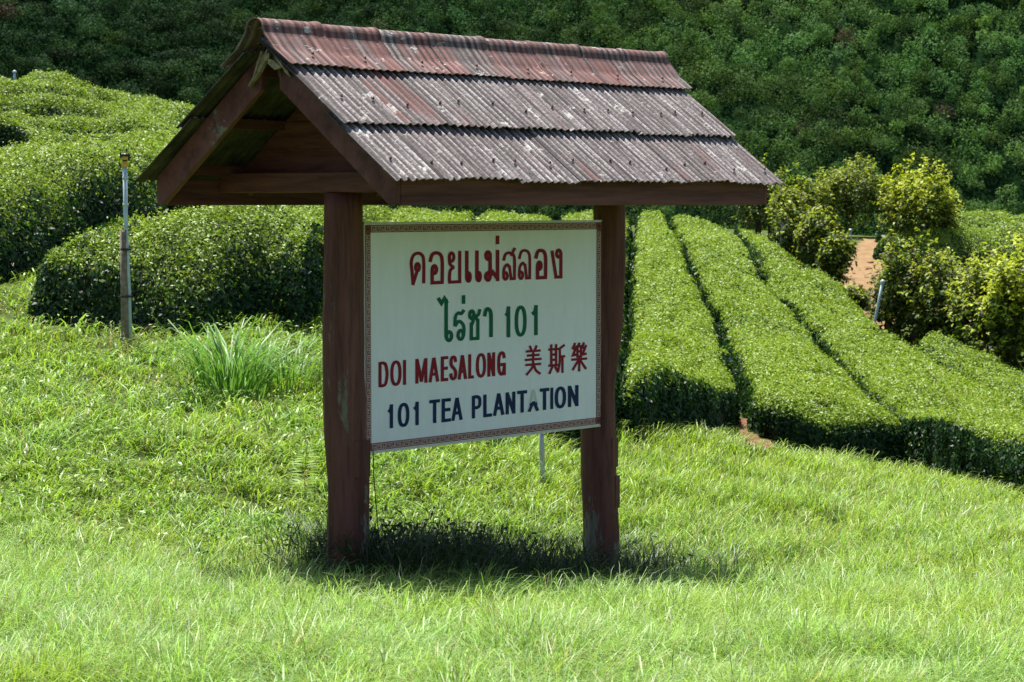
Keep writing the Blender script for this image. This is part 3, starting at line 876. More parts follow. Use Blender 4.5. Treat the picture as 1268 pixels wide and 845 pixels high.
# ------------------------------------------------------------------ the roofed sign
DU, DN = np.array([0.653, 0.757]), np.array([0.757, -0.653])
ROOT_XY = np.array([-0.986, 13.4]) + 1.23 * DU
RZ = math.atan2(0.757, 0.653)
sign = empty("roofed_sign", (ROOT_XY[0], ROOT_XY[1], 0.0), RZ)
tag(sign, "dark red timber sign shelter with corrugated roof and white plantation name board", "sign")
MI = sign.matrix_basis.inverted() if False else (Matrix.Translation(Vector((ROOT_XY[0], ROOT_XY[1], 0))) @ Matrix.Rotation(RZ, 4, 'Z')).inverted()

def loc(px, py, yl):
    """local (x, z) where the sight line through a photo point meets the local plane y = yl"""
    o = MI @ Vector((0, 0, CAM_Z)); d = (MI.to_3x3() @ Vector(ray(px, py)))
    t = (yl - o.y) / d.y
    p = o + d * t
    return p.x, p.z

def post(xc, zb, ztop, prof, seedv, mat, extra):
    """log post with flattened faces. prof: list of (z, dx, dy, r)"""
    n = 20; m = 30
    zs = np.linspace(zb, ztop, m)
    pr = np.array(prof)
    V = []
    for z in zs:
        dx, dy, r = [np.interp(z, pr[:, 0], pr[:, k]) for k in (1, 2, 3)]
        for k in range(n):
            a = 2 * math.pi * k / n
            e = 2 / 2.7
            cx = math.copysign(abs(math.cos(a + 0.75)) ** e, math.cos(a + 0.75)); sy = math.copysign(abs(math.sin(a + 0.75)) ** e, math.sin(a + 0.75))
            q = r * (1 + 0.09 * (float(fbm(np.array(z * 2.4 + seedv), np.array(min(k, n - k) * 0.6 + seedv), 2)) - 0.5) * 2)
            ca, sa = math.cos(-0.75), math.sin(-0.75)
            V.append((xc + dx + q * (cx * ca - sy * sa), dy + q * (cx * sa + sy * ca), z))
    idx = np.arange(m * n).reshape(m, n)
    Q = np.stack([idx[:-1], np.roll(idx, -1, 1)[:-1], np.roll(idx, -1, 1)[1:], idx[1:]], -1).reshape(-1, 4)
    V = np.array(V)
    V = np.vstack([V, [[xc, 0, ztop]]])
    tr = np.stack([np.full(n, m * n), idx[-1], np.roll(idx[-1], -1)], -1)
    o = np_mesh("post", V, Q, tr, [mat], sign, smooth=True)
    for ang, z0, z1, wd, th in extra:       # patch blocks let into the log
        bm = bmesh.new()
        r = np.interp((z0 + z1) / 2, pr[:, 0], pr[:, 3]); dx, dy = [np.interp((z0 + z1) / 2, pr[:, 0], pr[:, k]) for k in (1, 2)]
        add_box(bm, -wd / 2, wd / 2, -0.03, th, z0, z1)
        bmesh.ops.rotate(bm, verts=bm.verts, matrix=Matrix.Rotation(ang - math.pi / 2, 3, 'Z'))
        bmesh.ops.translate(bm, verts=bm.verts, vec=(xc + dx + math.cos(ang) * (r + 0.002), dy + math.sin(ang) * (r + 0.002), 0))
        bm_obj("patch_block", bm, M['post'], o, bevel=0.004)
    return o
# the camera looks along local direction (+x,+y)/sqrt2 : facing angle is about -131 deg; its right is about -41 deg
gl = float(gz(-0.986, 13.4)); gr = float(gz(*(ROOT_XY + 1.23 * DU)))
post(-1.23, gl - 0.35, 2.20, [(-.4, .008, -.008, .128), (0.1, .008, -.008, .128), (0.45, .012, -.012, .124), (0.75, -0.005, .005, .124), (1.4, -.012, .012, .121), (2.3, -.008, .008, .116)], 1.7, M['post_low'],
     [(-1.55, 0.52, 0.74, 0.12, 0.014)])
post(1.23, gr - 0.35, 2.20, [(-.6, -.015, .015, .123), (-.1, -.01, .01, .125), (0.35, -.02, .02, .119), (0.9, -.028, .028, .112), (1.25, .0, .0, .115), (1.7, .025, -.025, .109), (2.3, .026, -.026, .106)], 8.2, M['post_low'],
     [(-1.45, 0.36, 0.56, 0.075, 0.012), (-1.3, 0.08, 0.30, 0.07, 0.010)])

# sign board
YB = -0.055
bx0, bz0 = loc(452, 562, YB); bx1, bz1 = loc(744, 525, YB)
_, tz0 = loc(452, 278, YB); _, tz1 = loc(744, 274, YB)
BX0, BX1, BZ0, BZ1 = bx0, bx1, (bz0 + bz1) / 2, (tz0 + tz1) / 2
print("board", BX0, BX1, BZ0, BZ1)
bm = bmesh.new(); add_box(bm, BX0, BX1, YB, YB + 0.022, BZ0, BZ1)
board = bm_obj("sign_board", bm, M['enamel'], sign, bevel=0.002)
bm = bmesh.new()
add_box(bm, BX0 - 0.003, BX1 + 0.003, YB - 0.004, YB + 0.026, BZ0 - 0.012, BZ0 - 0.0005)
bm_obj("edge_trim", bm, M['alu'], board)
bm = bmesh.new()
add_box(bm, BX0 - 0.003, BX1 + 0.003, YB - 0.004, YB + 0.026, BZ1 + 0.0005, BZ1 + 0.010)
bm_obj("edge_trim", bm, M['alu'], board)
# border: maroon band with a cream key pattern
BWD = 0.052
MG = 0.006
def rect(V, Q, x0, x1, z0, z1, y):
    i = len(V); V += [(x0, y, z0), (x1, y, z0), (x1, y, z1), (x0, y, z1)]; Q.append((i, i + 1, i + 2, i + 3))
V, Q = [], []
yb = YB - 0.0025
rect(V, Q, BX0 + MG, BX1 - MG, BZ0 + MG, BZ0 + BWD, yb); rect(V, Q, BX0 + MG, BX1 - MG, BZ1 - BWD, BZ1 - MG, yb)
rect(V, Q, BX0 + MG, BX0 + BWD, BZ0 + BWD, BZ1 - BWD, yb); rect(V, Q, BX1 - BWD, BX1 - MG, BZ0 + BWD, BZ1 - BWD, yb)
border = np_mesh("border", V, Q, mats=[M['maroon']], parent=board)
V, Q = [], []
yk = yb - 0.0015
KEY = [(.06, .10, .06, .94), (.06, .94, .84, .94), (.84, .94, .84, .34), (.84, .34, .42, .34), (.42, .34, .42, .64), (.06, .10, 1.06, .10)]
def keys(horizontal, a0, a1, c0, c1):
    n = int(round((a1 - a0) / 0.040)); st = (a1 - a0) / n; t = 0.0052
    for i in range(n):
        for (x0, z0, x1, z1) in KEY:
            if i % 2: z0, z1 = 1 - z0, 1 - z1
            ax0, ax1 = a0 + (i + min(x0, x1)) * st, a0 + (i + max(x0, x1)) * st
            b0, b1 = c0 + min(z0, z1) * (c1 - c0), c0 + max(z0, z1) * (c1 - c0)
            if horizontal: rect(V, Q, ax0 - t / 2, ax1 + t / 2, b0 - t / 2, b1 + t / 2, yk - 0.0001 * (len(V) % 7))
            else: rect(V, Q, b0 - t / 2, b1 + t / 2, ax0 - t / 2, ax1 + t / 2, yk - 0.0001 * (len(V) % 7))
keys(True, BX0 + BWD + .004, BX1 - BWD - .012, BZ0 + MG + .005, BZ0 + BWD - .005); keys(True, BX0 + BWD + .004, BX1 - BWD - .012, BZ1 - BWD + .005, BZ1 - MG - .005)
keys(False, BZ0 + BWD + .004, BZ1 - BWD - .012, BX0 + MG + .005, BX0 + BWD - .005); keys(False, BZ0 + BWD + .004, BZ1 - BWD - .012, BX1 - BWD + .005, BX1 - MG - .005)
np_mesh("key_pattern", V, Q, mats=[M['cream']], parent=board)

# hand-drawn letters: strokes in a unit cell
def smooth(pts, closed=False):
    P = np.array(pts, float)
    ext = np.vstack([P[-1], P, P[0], P[1]]) if closed else np.vstack([2 * P[0] - P[1], P, 2 * P[-1] - P[-2]])
    out = [] if closed else [P[0]]
    for i in range(1, len(ext) - 2):
        for t in np.linspace(0, 1, 7)[(0 if closed else 1):(6 if closed else 7)]:
            a, b, c, d = ext[i - 1], ext[i], ext[i + 1], ext[i + 2]
            out.append(0.5 * (2 * b + (c - a) * t + (2 * a - 5 * b + 4 * c - d) * t * t + (3 * b - a - 3 * c + d) * t ** 3))
    return np.array(out)
def ell(cx, cy, rx, ry): return ('O', [(cx + rx * math.cos(a), cy + ry * math.sin(a)) for a in np.linspace(0, 2 * math.pi, 20, endpoint=False)])
Lk = lambda *p: ('L', list(p))
Ck = lambda *p: ('C', list(p))
OV = ('O', [(0.5 + 0.5 * math.copysign(abs(math.cos(a)) ** .85, math.cos(a)), 0.5 + 0.5 * math.copysign(abs(math.sin(a)) ** .85, math.sin(a))) for a in np.linspace(0, 2 * math.pi, 28, endpoint=False)])
GL = {
 'D': [Lk((0, 0), (0, 1)), Ck((0, 1), (.45, 1), (.82, .90), (1, .5), (.82, .10), (.45, 0), (0, 0))],
 'O': [OV], '0': [OV], 'I': [Lk((.5, 0), (.5, 1))],
 'M': [Lk((0, 0), (0, 1)), Lk((.06, .96), (.5, .06)), Lk((.5, .06), (.94, .96)), Lk((1, 1), (1, 0))],
 'A': [Lk((0, 0), (.47, .99)), Lk((.53, .99), (1, 0)), Lk((.2, .3), (.8, .3))],
 'E': [Lk((1, 1), (0, 1), (0, 0), (1, 0)), Lk((0, .52), (.92, .52))],
 'S': [Ck((.97, .76), (.82, .95), (.48, 1), (.12, .92), (.06, .70), (.3, .56), (.7, .45), (.97, .29), (.88, .07), (.5, 0), (.12, .06), (.0, .26))],
 'L': [Lk((0, 1), (0, 0), (1, 0))], 'N': [Lk((0, 0), (0, 1)), Lk((.05, .97), (.95, .03)), Lk((1, 0), (1, 1))],
 'G': [Ck((1, .74), (.84, .95), (.5, 1), (.14, .88), (0, .5), (.14, .12), (.5, 0), (.85, .10), (1, .32)), Lk((1, 0), (1, .45), (.55, .45))],
 'T': [Lk((0, 1), (1, 1)), Lk((.5, 1), (.5, 0))],
 'P': [Lk((0, 0), (0, 1)), Ck((0, 1), (.6, 1), (.93, .91), (1, .73), (.93, .55), (.6, .46), (0, .46))],
 '1': [Lk((.8, 0), (.8, 1)), Lk((0, .76), (.45, .80), (.78, .97))],
 'do': [Ck((1, 0), (1, .72), (.85, .94), (.5, 1), (.16, .92), (.0, .70), (.06, .42), (.15, .0)), Lk((.15, 0), (.46, .40)), ell(.5, .54, .15, .12)],
 'o': [Ck((.0, .70), (.18, .94), (.5, 1), (.84, .94), (1, .72), (1, .0)), Lk((1, 0), (.18, 0), (.18, .38)), ell(.36, .44, .17, .13)],
 'yo': [ell(.28, .84, .2, .14), Ck((.08, .80), (.16, .60), (.5, .48)), Ck((.5, .50), (.18, .40), (.1, .22), (.1, 0)), Lk((.1, 0), (1, 0), (1, 1))],
 'e': [Lk((.12, 1), (.12, .15)), ell(.52, .14, .4, .14)],
 'mo': [ell(.2, .86, .17, .13), Lk((.37, .88), (.37, .16)), ell(.19, .13, .18, .13), Lk((.36, .14), (.6, .28), (1, .03)), Lk((1, 0), (1, 1))],
 'ek': [Lk((.5, 0), (.5, 1))],
 'lo': [Ck((.0, .70), (.18, .94), (.5, 1), (.84, .94), (1, .72), (1, .0)), ell(.17, .13, .17, .12), Ck((.0, .16), (.06, .42), (.34, .56), (.58, .44)), Lk((.56, .48), (.70, .02)), Lk((.66, .02), (1, .02))],
 'so': [Ck((.0, .66), (.18, .88), (.5, .93), (.84, .88), (1, .70), (1, .0)), Lk((.72, .86), (1.0, 1.06)), ell(.17, .13, .17, .12), Ck((.0, .16), (.06, .40), (.34, .52), (.58, .40)), Lk((.56, .44), (.70, .02)), Lk((.66, .02), (1, .02))],
 'ngo': [ell(.74, .86, .22, .13), Lk((.98, .86), (.98, 0), (.42, 0)), Lk((.46, .0), (.04, .93))],
 'ai': [Lk((0, .98), (.22, .88), (.48, .99), (.66, .90)), Lk((.62, .94), (.62, .12)), ell(.86, .10, .22, .10)],
 'ro': [Ck((.0, .46), (.06, .78), (.35, .90), (.7, .88), (1, 1)), Ck((.0, .46), (.4, .62), (.85, .52), (.98, .34), (.92, .1)), ell(.62, .16, .28, .15)],
 'cho': [ell(.22, .82, .2, .13), Ck((.4, .8), (.34, .60), (.2, .46)), Lk((.18, .5), (.18, 0), (.80, 0), (.80, .62)), Ck((.80, .60), (.6, .74), (.86, .82), (1, 1))],
 'a': [Ck((.0, .74), (.2, .95), (.55, 1), (.9, .9), (1, .68), (1, .0))],
 'mei': [Lk((.3, 1), (.38, .88)), Lk((.7, 1), (.62, .88)), Lk((.08, .84), (.92, .84)), Lk((.15, .69), (.85, .69)), Lk((.02, .54), (.98, .54)), Lk((.5, .84), (.5, .54)), Lk((.05, .36), (.95, .36)),
         Ck((.5, .5), (.44, .26), (.05, .0)), Ck((.54, .34), (.68, .14), (.97, 0))],
 'si': [Lk((0, .85), (.58, .85)), Lk((.13, 1), (.13, .28)), Lk((.45, 1), (.45, .28)), Lk((.13, .66), (.45, .66)), Lk((.13, .47), (.45, .47)), Lk((0, .27), (.58, .27)), Lk((.18, .2), (.02, .0)), Lk((.4, .2), (.56, .03)),
        Lk((.98, .97), (.70, .86)), Ck((.70, .88), (.70, .4), (.58, 0)), Lk((.70, .57), (1, .57)), Lk((.88, .57), (.88, 0))],
 'le': [Lk((.5, 1), (.43, .92)), Lk((.37, .90), (.63, .90), (.63, .52), (.37, .52), (.37, .90)), Lk((.37, .71), (.63, .71)), Lk((.18, 1), (.04, .84), (.22, .80)), Lk((.27, .88), (.05, .58), (.28, .60)),
        Lk((.82, 1), (.72, .84), (.92, .82)), Lk((.98, .90), (.74, .58), (.97, .60)), Lk((0, .42), (1, .42)), Lk((.5, .5), (.5, 0)), Lk((.46, .40), (.05, .06)), Lk((.54, .40), (.96, .06))],
}
def ribbon(P, t, closed):
    n = len(P)
    if closed:
        d1 = P - np.roll(P, 1, 0); d2 = np.roll(P, -1, 0) - P
    else:
        d = np.diff(P, axis=0); d1 = np.vstack([d[:1], d]); d2 = np.vstack([d, d[-1:]])
    d1 = d1 / (np.linalg.norm(d1, axis=1, keepdims=True) + 1e-9); d2 = d2 / (np.linalg.norm(d2, axis=1, keepdims=True) + 1e-9)
    n1, n2 = np.stack([-d1[:, 1], d1[:, 0]], -1), np.stack([-d2[:, 1], d2[:, 0]], -1)
    m = n1 + n2; m /= np.linalg.norm(m, axis=1, keepdims=True) + 1e-9
    k = np.clip(1 / np.maximum(0.25, (m * n1).sum(1)), 1, 2.2)
    off = m * (k * t / 2)[:, None]
    return P + off, P - off
_layer = [0]
def write(name, glyphs, mat, t, label=None, clip=None):
    """glyphs: (key, x0, x1, (ytop at x0, ytop at x1), (ybot at x0, ybot at x1)) in photo pixels on the board's face"""
    V, Q = [], []
    t_full = t
    for key, x0, x1, yt, ybm in glyphs:
        t = t_full * {'so': 0.80, 'lo': 0.80, 'ngo': 0.9, 'do': 0.92, 'yo': 0.9, 'ro': 0.9, 'cho': 0.9}.get(key, 1.0)
        h = ((ybm[0] - yt[0]) + (ybm[1] - yt[1])) / 2
        for kind, pts in GL[key]:
            P = np.array(pts, float)
            if kind != 'L': P = smooth(P, kind == 'O')
            iw, ih = max(0.01, (x1 - x0) - t), h - t
            pix = np.stack([t / 2 + P[:, 0] * iw, t / 2 + P[:, 1] * ih], -1)
            if key in ('I', 'ek'): pix[:, 0] = (x1 - x0) / 2
            if kind == 'L':          # butt ends reach the cell edge
                for e, f in ((0, 1), (-1, -2)):
                    dd = pix[e] - pix[f]; pix[e] = pix[e] + dd / (np.linalg.norm(dd) + 1e-9) * t * 0.42
            tt = min(t, x1 - x0) if key in ('I', 'ek') else t
            A, B = ribbon(pix, tt, kind == 'O')
            _layer[0] = (_layer[0] + 1) % 24
            y = YB - 0.0018 - 0.00007 * _layer[0]
            def tob(p):
                u = p[0] / (x1 - x0); w = p[1] / h
                w = min(w, clip) if clip else w
                X = x0 + p[0]
                bot, top = ybm[0] + (ybm[1] - ybm[0]) * u, yt[0] + (yt[1] - yt[0]) * u
                lx, lz = loc(X, bot + (top - bot) * w, YB)
                return (lx, y, lz)
            i0 = len(V)
            V += [tob(p) for p in A] + [tob(p) for p in B]
            n = len(A)
            for i in range(n if kind == 'O' else n - 1):
                j = (i + 1) % n
                Q.append((i0 + i, i0 + j, i0 + n + j, i0 + n + i))
    o = np_mesh(name, V, Q, mats=[mat], parent=board)
    if label: o["label"] = label
    return o
def line(spec, xa, ta, ba, xb, tb, bb):
    T = lambda x: ta + (tb - ta) * (x - xa) / (xb - xa)
    B = lambda x: ba + (bb - ba) * (x - xa) / (xb - xa)
    return [(k, a, b, (T(a), T(b)), (B(a), B(b))) for k, a, b in spec]
g1 = line([('do', 507, 526.5), ('o', 530, 549.5), ('yo', 553, 571), ('e', 575, 584.5), ('e', 587.5, 597), ('mo', 599, 618), ('so', 621.5, 638.5), ('lo', 641, 657.5), ('o', 661, 677.5), ('ngo', 681, 696.5)], 507, 312, 354, 696, 307.5, 345)
g1.append(('ek', 613.5, 618, (291.8, 291.6), (303.2, 303)))
write("thai_heading", g1, M['crimson'], 4.4, "crimson Thai heading")
g2 = line([('ro', 561, 576.5), ('cho', 579, 596), ('a', 597.5, 610), ('1', 625, 632), ('0', 637, 652), ('1', 658, 666.5)], 561, 382.5, 423.5, 666, 377.5, 415.5)
g2.append(('ai', 541, 560, (367.5, 366.5), (425, 423.7)))
g2.append(('ek', 571.5, 576, (365.5, 365.2), (377, 376.7)))
write("thai_subheading", g2, M['green'], 4.5, "green Thai line with the number 101")
g3 = line([('D', 468.4, 481), ('O', 483, 497), ('I', 498.8, 502.6), ('M', 514, 529), ('A', 530.5, 543.5), ('E', 545.5, 555), ('S', 556, 566), ('A', 566.5, 578), ('L', 579.5, 587), ('O', 589, 601.8), ('N', 603.2, 613), ('G', 615.3, 626.2)], 468.4, 448.4, 480.2, 626, 434.8, 465)
write("english_name", g3, M['crimson'], 3.9, "crimson capitals DOI MAESALONG")
gc = line([('mei', 649, 671), ('si', 678.5, 700), ('le', 707, 727)], 649, 428.5, 466.5, 727, 423.5, 459.5)
write("chinese_name", gc, M['crimson'], 3.0, "three crimson Chinese characters")
T4 = (480, 501, 531.3, 716, 476.5, 503.2)
g4 = line([('1', 480, 487), ('0', 492.3, 506.6), ('1', 511.8, 518.8), ('T', 531, 544.8), ('E', 546.5, 558.3), ('A', 558.8, 572.6), ('P', 584, 596), ('L', 598.2, 609.4), ('A', 610.4, 624.2), ('N', 625.8, 638), ('T', 639.8, 652.8),
           ('T', 667.8, 680.2), ('I', 681.2, 684.8), ('O', 686.6, 700.7), ('N', 703, 716)], *T4)
write("plantation_name", g4, M['navy'], 4.1, "navy capitals 101 TEA PLANTATION")
_layer[0] = -1
ga = line([('A', 653.2, 667.2)], *T4)
write("peeled_letter", ga, M['ghost'], 3.2, "faded grey ghost of a peeled letter A")
_layer[0] = 14
write("letter_remnant", ga, M['navy'], 3.9, "navy lower legs of the peeled letter A", clip=0.46)
# small scuffs / bolts on the board
for bx, bz in ((BX0 + .03, BZ1 - .03), (BX1 - .03, BZ1 - .03), (BX0 + .03, BZ0 + .03), (BX1 - .03, BZ0 + .03)):
    bm = bmesh.new(); add_tube(bm, [(bx, YB - 0.002, bz), (bx, YB - 0.008, bz)], [0.008, 0.006], 8); bm_obj("bolt", bm, M['nail'], board)

# roof geometry (local: x along ridge, y<0 towards the viewer's right)
XR0, XR1 = -1.93, 1.80
HALF, ZE, ZR = 1.03, 2.27, 3.06
HALFS = {-1: 1.03, 1: 1.04}
SL = math.hypot(HALF, ZR - ZE)
PITCH_W = 0.061
def slope_pt(x, s, side, lift=0.0):
    """s: metres down from the ridge line; side -1 front, +1 back"""
    ty, tz = HALFS[side] / SL, -(ZR - ZE) / SL
    ny, nz = (ZR - ZE) / SL, HALF / SL
    return (x, side * (s * ty + lift * ny), ZR + s * tz + lift * nz)
def sheet(x0, x1, s0, s1, side, lift0, lift1, mat, seed):
    rd = random.Random(seed)
    nx = int((x1 - x0) / PITCH_W * 10) + 1
    xs = np.linspace(x0, x1, nx)
    ss = np.linspace(s0, s1, 7)
    dl, dz, tw = rd.uniform(-.012, .012), rd.uniform(-.002, .004), rd.uniform(-.004, .004)
    chips = [rd.uniform(-.012, .010) * (rd.random() < .6) for _ in range(nx)]
    V, UV = [], []
    for layer in (0, 1):
        for i, s in enumerate(ss):
            t = i / (len(ss) - 1)
            for k, x in enumerate(xs):
                wv = 0.5 + 0.5 * math.cos(2 * math.pi * x / PITCH_W)
                s_ = s + (dl + chips[k // 5]) * (i == len(ss) - 1)
                lift = lift0 + (lift1 - lift0) * t + dz + tw * (x - x0) / (x1 - x0) + 0.015 * wv - 0.006 * layer + 0.002 * math.sin(3 * x + 5 * s)
                V.append(slope_pt(x, s_, side, lift)); UV.append((x + 0.061 * (round(145 * (side + 1)) + seed * 5), s + seed * 1.7))
    a = np.arange(len(ss) * nx).reshape(len(ss), nx); b = a + len(ss) * nx
    Q = np.concatenate([grid_faces(nx, len(ss)), grid_faces(nx, len(ss))[:, ::-1] + len(ss) * nx])
    def strip(p, q): return np.stack([p[:-1], q[:-1], q[1:], p[1:]], -1)
    Q = np.concatenate([Q, strip(a[0], b[0]), strip(a[-1], b[-1])[:, ::-1], strip(a[:, 0], b[:, 0])[:, ::-1], strip(a[:, -1], b[:, -1])])
    nf = (len(ss) - 1) * (nx - 1)
    mi = np.zeros(len(Q), int); mi[nf:2 * nf] = 1
    o = np_mesh("roof_sheet", V, Q, mats=[mat, M['under']], parent=sign, smooth=False, uv=UV, mat_idx=mi)
    o.data.polygons.foreach_set("use_smooth", np.ones(len(o.data.polygons), bool))
    o.data.set_sharp_from_angle(angle=R(50)) if hasattr(o.data, "set_sharp_from_angle") else None
    # roofing nails on the crests
    for fx in (0.25, 0.75):
        xn = round((x0 + (fx + rd.uniform(-.1, .1)) * (x1 - x0)) / PITCH_W) * PITCH_W
        sn = s0 + (s1 - s0) * rd.uniform(0.68, 0.82)
        l = lift0 + (lift1 - lift0) * 0.75 + 0.021
        bm = bmesh.new()
        p0, p1, p2 = [Vector(slope_pt(xn, sn, side, l + q)) for q in (0.0, 0.006, 0.014)]
        add_tube(bm, [p0, p1, p1 + (p2 - p1) * .2, p2], [0.009, 0.008, 0.004, 0.003], 8)
        bm_obj("nail", bm, M['nail'], o)
    return o
S1, S2, S3 = 0.235 * SL, 0.635 * SL, 1.0 * SL + 0.03
xsn = np.linspace(XR0, XR1, 8)
for side in (-1, 1):
    for i in range(7):
        x0, x1 = xsn[i] - (0.03 if i else 0), xsn[i + 1]
        red = (i in (1, 3)) if side < 0 else (i % 2 == 0)
        sheet(x0, x1, S1 - 0.30 if side < 0 else S1 - .18, S2 + 0.015, side, 0.012, 0.040, M['sheet_red'] if red else M['sheet'], 10 + i + 30 * (side > 0))
        sheet(x0 + 0.012 * (i > 0), x1 + 0.01 * (i == 6), S2 - 0.12, S3, side, 0.006, 0.022, M['sheet'] if i != 5 else M['sheet_red'], 20 + i + 30 * (side > 0))
# ridge caps: roll on top with a wing down each slope
def ridge_cap(x0, x1, seed, lift):
    rd = random.Random(seed)
    prof = []
    wing = S1 + rd.uniform(-.008, .012)
    nS = 7
    def bell(sg):     # concave flare from the wing up to the small roll, (y, z) from the wing's top to the crown
        w0 = slope_pt(0, 0.17, sg, 0.052)
        key = [(abs(w0[1]), w0[2] - ZR), (0.108, 0.004), (0.084, 0.030), (0.072, 0.064), (0.060, 0.094), (0.034, 0.114), (0.0, 0.119)]
        K = resample(np.array(key), 12)
        return [(sg * a, b) for a, b in K]
    for i in range(nS): prof.append(('w', -1, wing + (0.17 - wing) * i / (nS - 1), 1 - i / (nS - 1)))
    for a, b in bell(-1)[1:]: prof.append(('r', a, b, 0))
    for a, b in bell(1)[1:-1][::-1]: prof.append(('r', a, b, 0))
    for i in range(nS): prof.append(('w', 1, 0.17 + (wing - 0.17) * i / (nS - 1), i / (nS - 1)))
    nx = max(12, int((x1 - x0) / PITCH_W * 10))
    xs = np.linspace(x0, x1, nx)
    V, UV = [], []
    for layer in (0, 1):
        for j, (kd, a, s, t) in enumerate(prof):
            for x in xs:
                e = 0.007 * max(0, 1 - abs(x - x1) / 0.05)      # flared socket end overlapping its neighbour
                if kd == 'w':
                    wv = (0.5 + 0.5 * math.cos(2 * math.pi * x / PITCH_W)) * t ** 0.7
                    p = slope_pt(x, s, a, 0.050 + lift + 0.010 * wv + e - 0.006 * layer)
                else:
                    k_ = 1 - 0.09 * layer + e * 6
                    p = (x, a * k_, ZR + lift + s - 0.006 * layer + e)
                V.append(p); UV.append((x + 0.061 * seed * 4, j * 0.045 + seed * 0.9))
    m = len(prof)
    a_ = np.arange(m * nx).reshape(m, nx); b_ = a_ + m * nx
    g = grid_faces(nx, m)
    def strip(p, q): return np.stack([p[:-1], q[:-1], q[1:], p[1:]], -1)
    Q = np.concatenate([g, g[:, ::-1] + m * nx, strip(a_[0], b_[0]), strip(a_[-1], b_[-1])[:, ::-1], strip(a_[:, 0], b_[:, 0])[:, ::-1], strip(a_[:, -1], b_[:, -1])])
    o = np_mesh("ridge_cap", V, Q, mats=[M['ridge']], parent=sign, uv=UV)
    o.data.polygons.foreach_set("use_smooth", np.ones(len(o.data.polygons), bool))
    o.data.set_sharp_from_angle(angle=R(50)) if hasattr(o.data, "set_sharp_from_angle") else None
    for sd in (-1, 1):
        xn = round(((x0 + x1) / 2) / PITCH_W) * PITCH_W
        bm = bmesh.new()
        p0, p1, p2 = [Vector(slope_pt(xn, S1 * .72, sd, 0.066 + lift + q)) for q in (0.0, 0.006, 0.013)]
        add_tube(bm, [p0, p1, p1 + (p2 - p1) * .2, p2], [0.009, 0.008, 0.004, 0.003], 8)
        bm_obj("nail", bm, M['nail'], o)
capx = np.linspace(XR0 - 0.02, XR1 + 0.05, 9)
for i in range(8):
    ridge_cap(capx[i] - (0.05 if i else 0.0), capx[i + 1], 5 + i, 0.004 * (i % 2) + (0.010 if i == 0 else 0))

# timber frame
def slope_board(name, x0, x1, side, s0, s1, drop, thick_top, mat, square_end=True):
    """board following the slope: top edge just under the sheets, drop metres deep (measured vertically)"""
    bm = bmesh.new()
    a = Vector(slope_pt(x0, s0, side, thick_top)); b = Vector(slope_pt(x0, s1, side, thick_top))
    pts = [a, b, b + Vector((0, 0, -drop * 0.78)), a + Vector((0, 0, -drop))] if not square_end else [a, b, b + Vector((0, 0, -drop)), a + Vector((0, 0, -drop))]
    add_prism(bm, pts, Vector((x1 - x0, 0, 0)))
    return bm_obj(name, bm, mat, sign, bevel=0.004)
for xa in (XR0 + 0.10, XR1 - 0.115):
    for side in (-1, 1):
        # barge boards end in a vertical cut just outside the eave fascia
        bm = bmesh.new()
        sA = 0.10 if xa < 0 else 0.0
        a = Vector(slope_pt(xa, sA, side, -0.006)); b = Vector(slope_pt(xa, SL * 0.962, side, -0.006))
        zb = 2.135
        dirv = (b - a).normalized()
        low = a + Vector((0, 0, -0.205))
        t = (zb - low.z) / dirv.z
        c = low + dirv * t
        pts = [a, b, Vector((xa, b.y, zb)), c, low]
        add_prism(bm, pts, Vector((0.038, 0, 0)))
        bm_obj("barge_board", bm, M['barge'], sign, bevel=0.004)
yf = HALF * 0.962
for side in (-1, 1):
    bm = bmesh.new()
    yq = HALFS[side] * 0.962
    y0, y1 = sorted((side * (yq - 0.004), side * (yq - 0.044)))
    add_box(bm, XR0 + 0.141, XR1 - 0.118, y0, y1, 2.128, 2.285)
    bm_obj("fascia", bm, M['board_x'], sign, bevel=0.004)
# tie beams across, on top of the posts, and gable infill planks above them
for xc in (-1.23, 1.23):
    s = 1 if xc < 0 else -1
    bm = bmesh.new(); add_box(bm, xc - 0.035 - 0.1 * s, xc + 0.035 - 0.1 * s, -yf + 0.048, HALFS[1] * 0.962 - 0.048, 2.205, 2.325)
    bm_obj("tie_beam", bm, M['board_y'], sign, bevel=0.005)
    bm = bmesh.new(); add_box(bm, xc - 0.03 + 0.0, xc + 0.03, -yf + 0.048, HALFS[1] * 0.962 - 0.048, 2.203, 2.30)
    bm_obj("wall_plate", bm, M['board_y'], sign, bevel=0.005)
    z = 2.303; k = 0
    while z < ZR - 0.13:
        z1 = min(z + 0.165, ZR - 0.10)
        half0, half1 = HALF * (ZR - 0.05 - z) / (ZR - ZE), HALF * (ZR - 0.05 - z1) / (ZR - ZE)
        half0, half1 = min(half0, yf - .05), max(half1, 0.02)
        th = 0.018 + 0.004 * (k % 2)
        bm = bmesh.new()
        add_prism(bm, [Vector((xc - th / 2, -half0, z)), Vector((xc - th / 2, half0 * HALFS[1] / HALF, z)), Vector((xc - th / 2, half1 * HALFS[1] / HALF, z1 - 0.004)), Vector((xc - th / 2, -half1, z1 - 0.004))], Vector((th, 0, 0)))
        bm_obj("gable_plank", bm, M['board_y'], sign)
        z = z1; k += 1
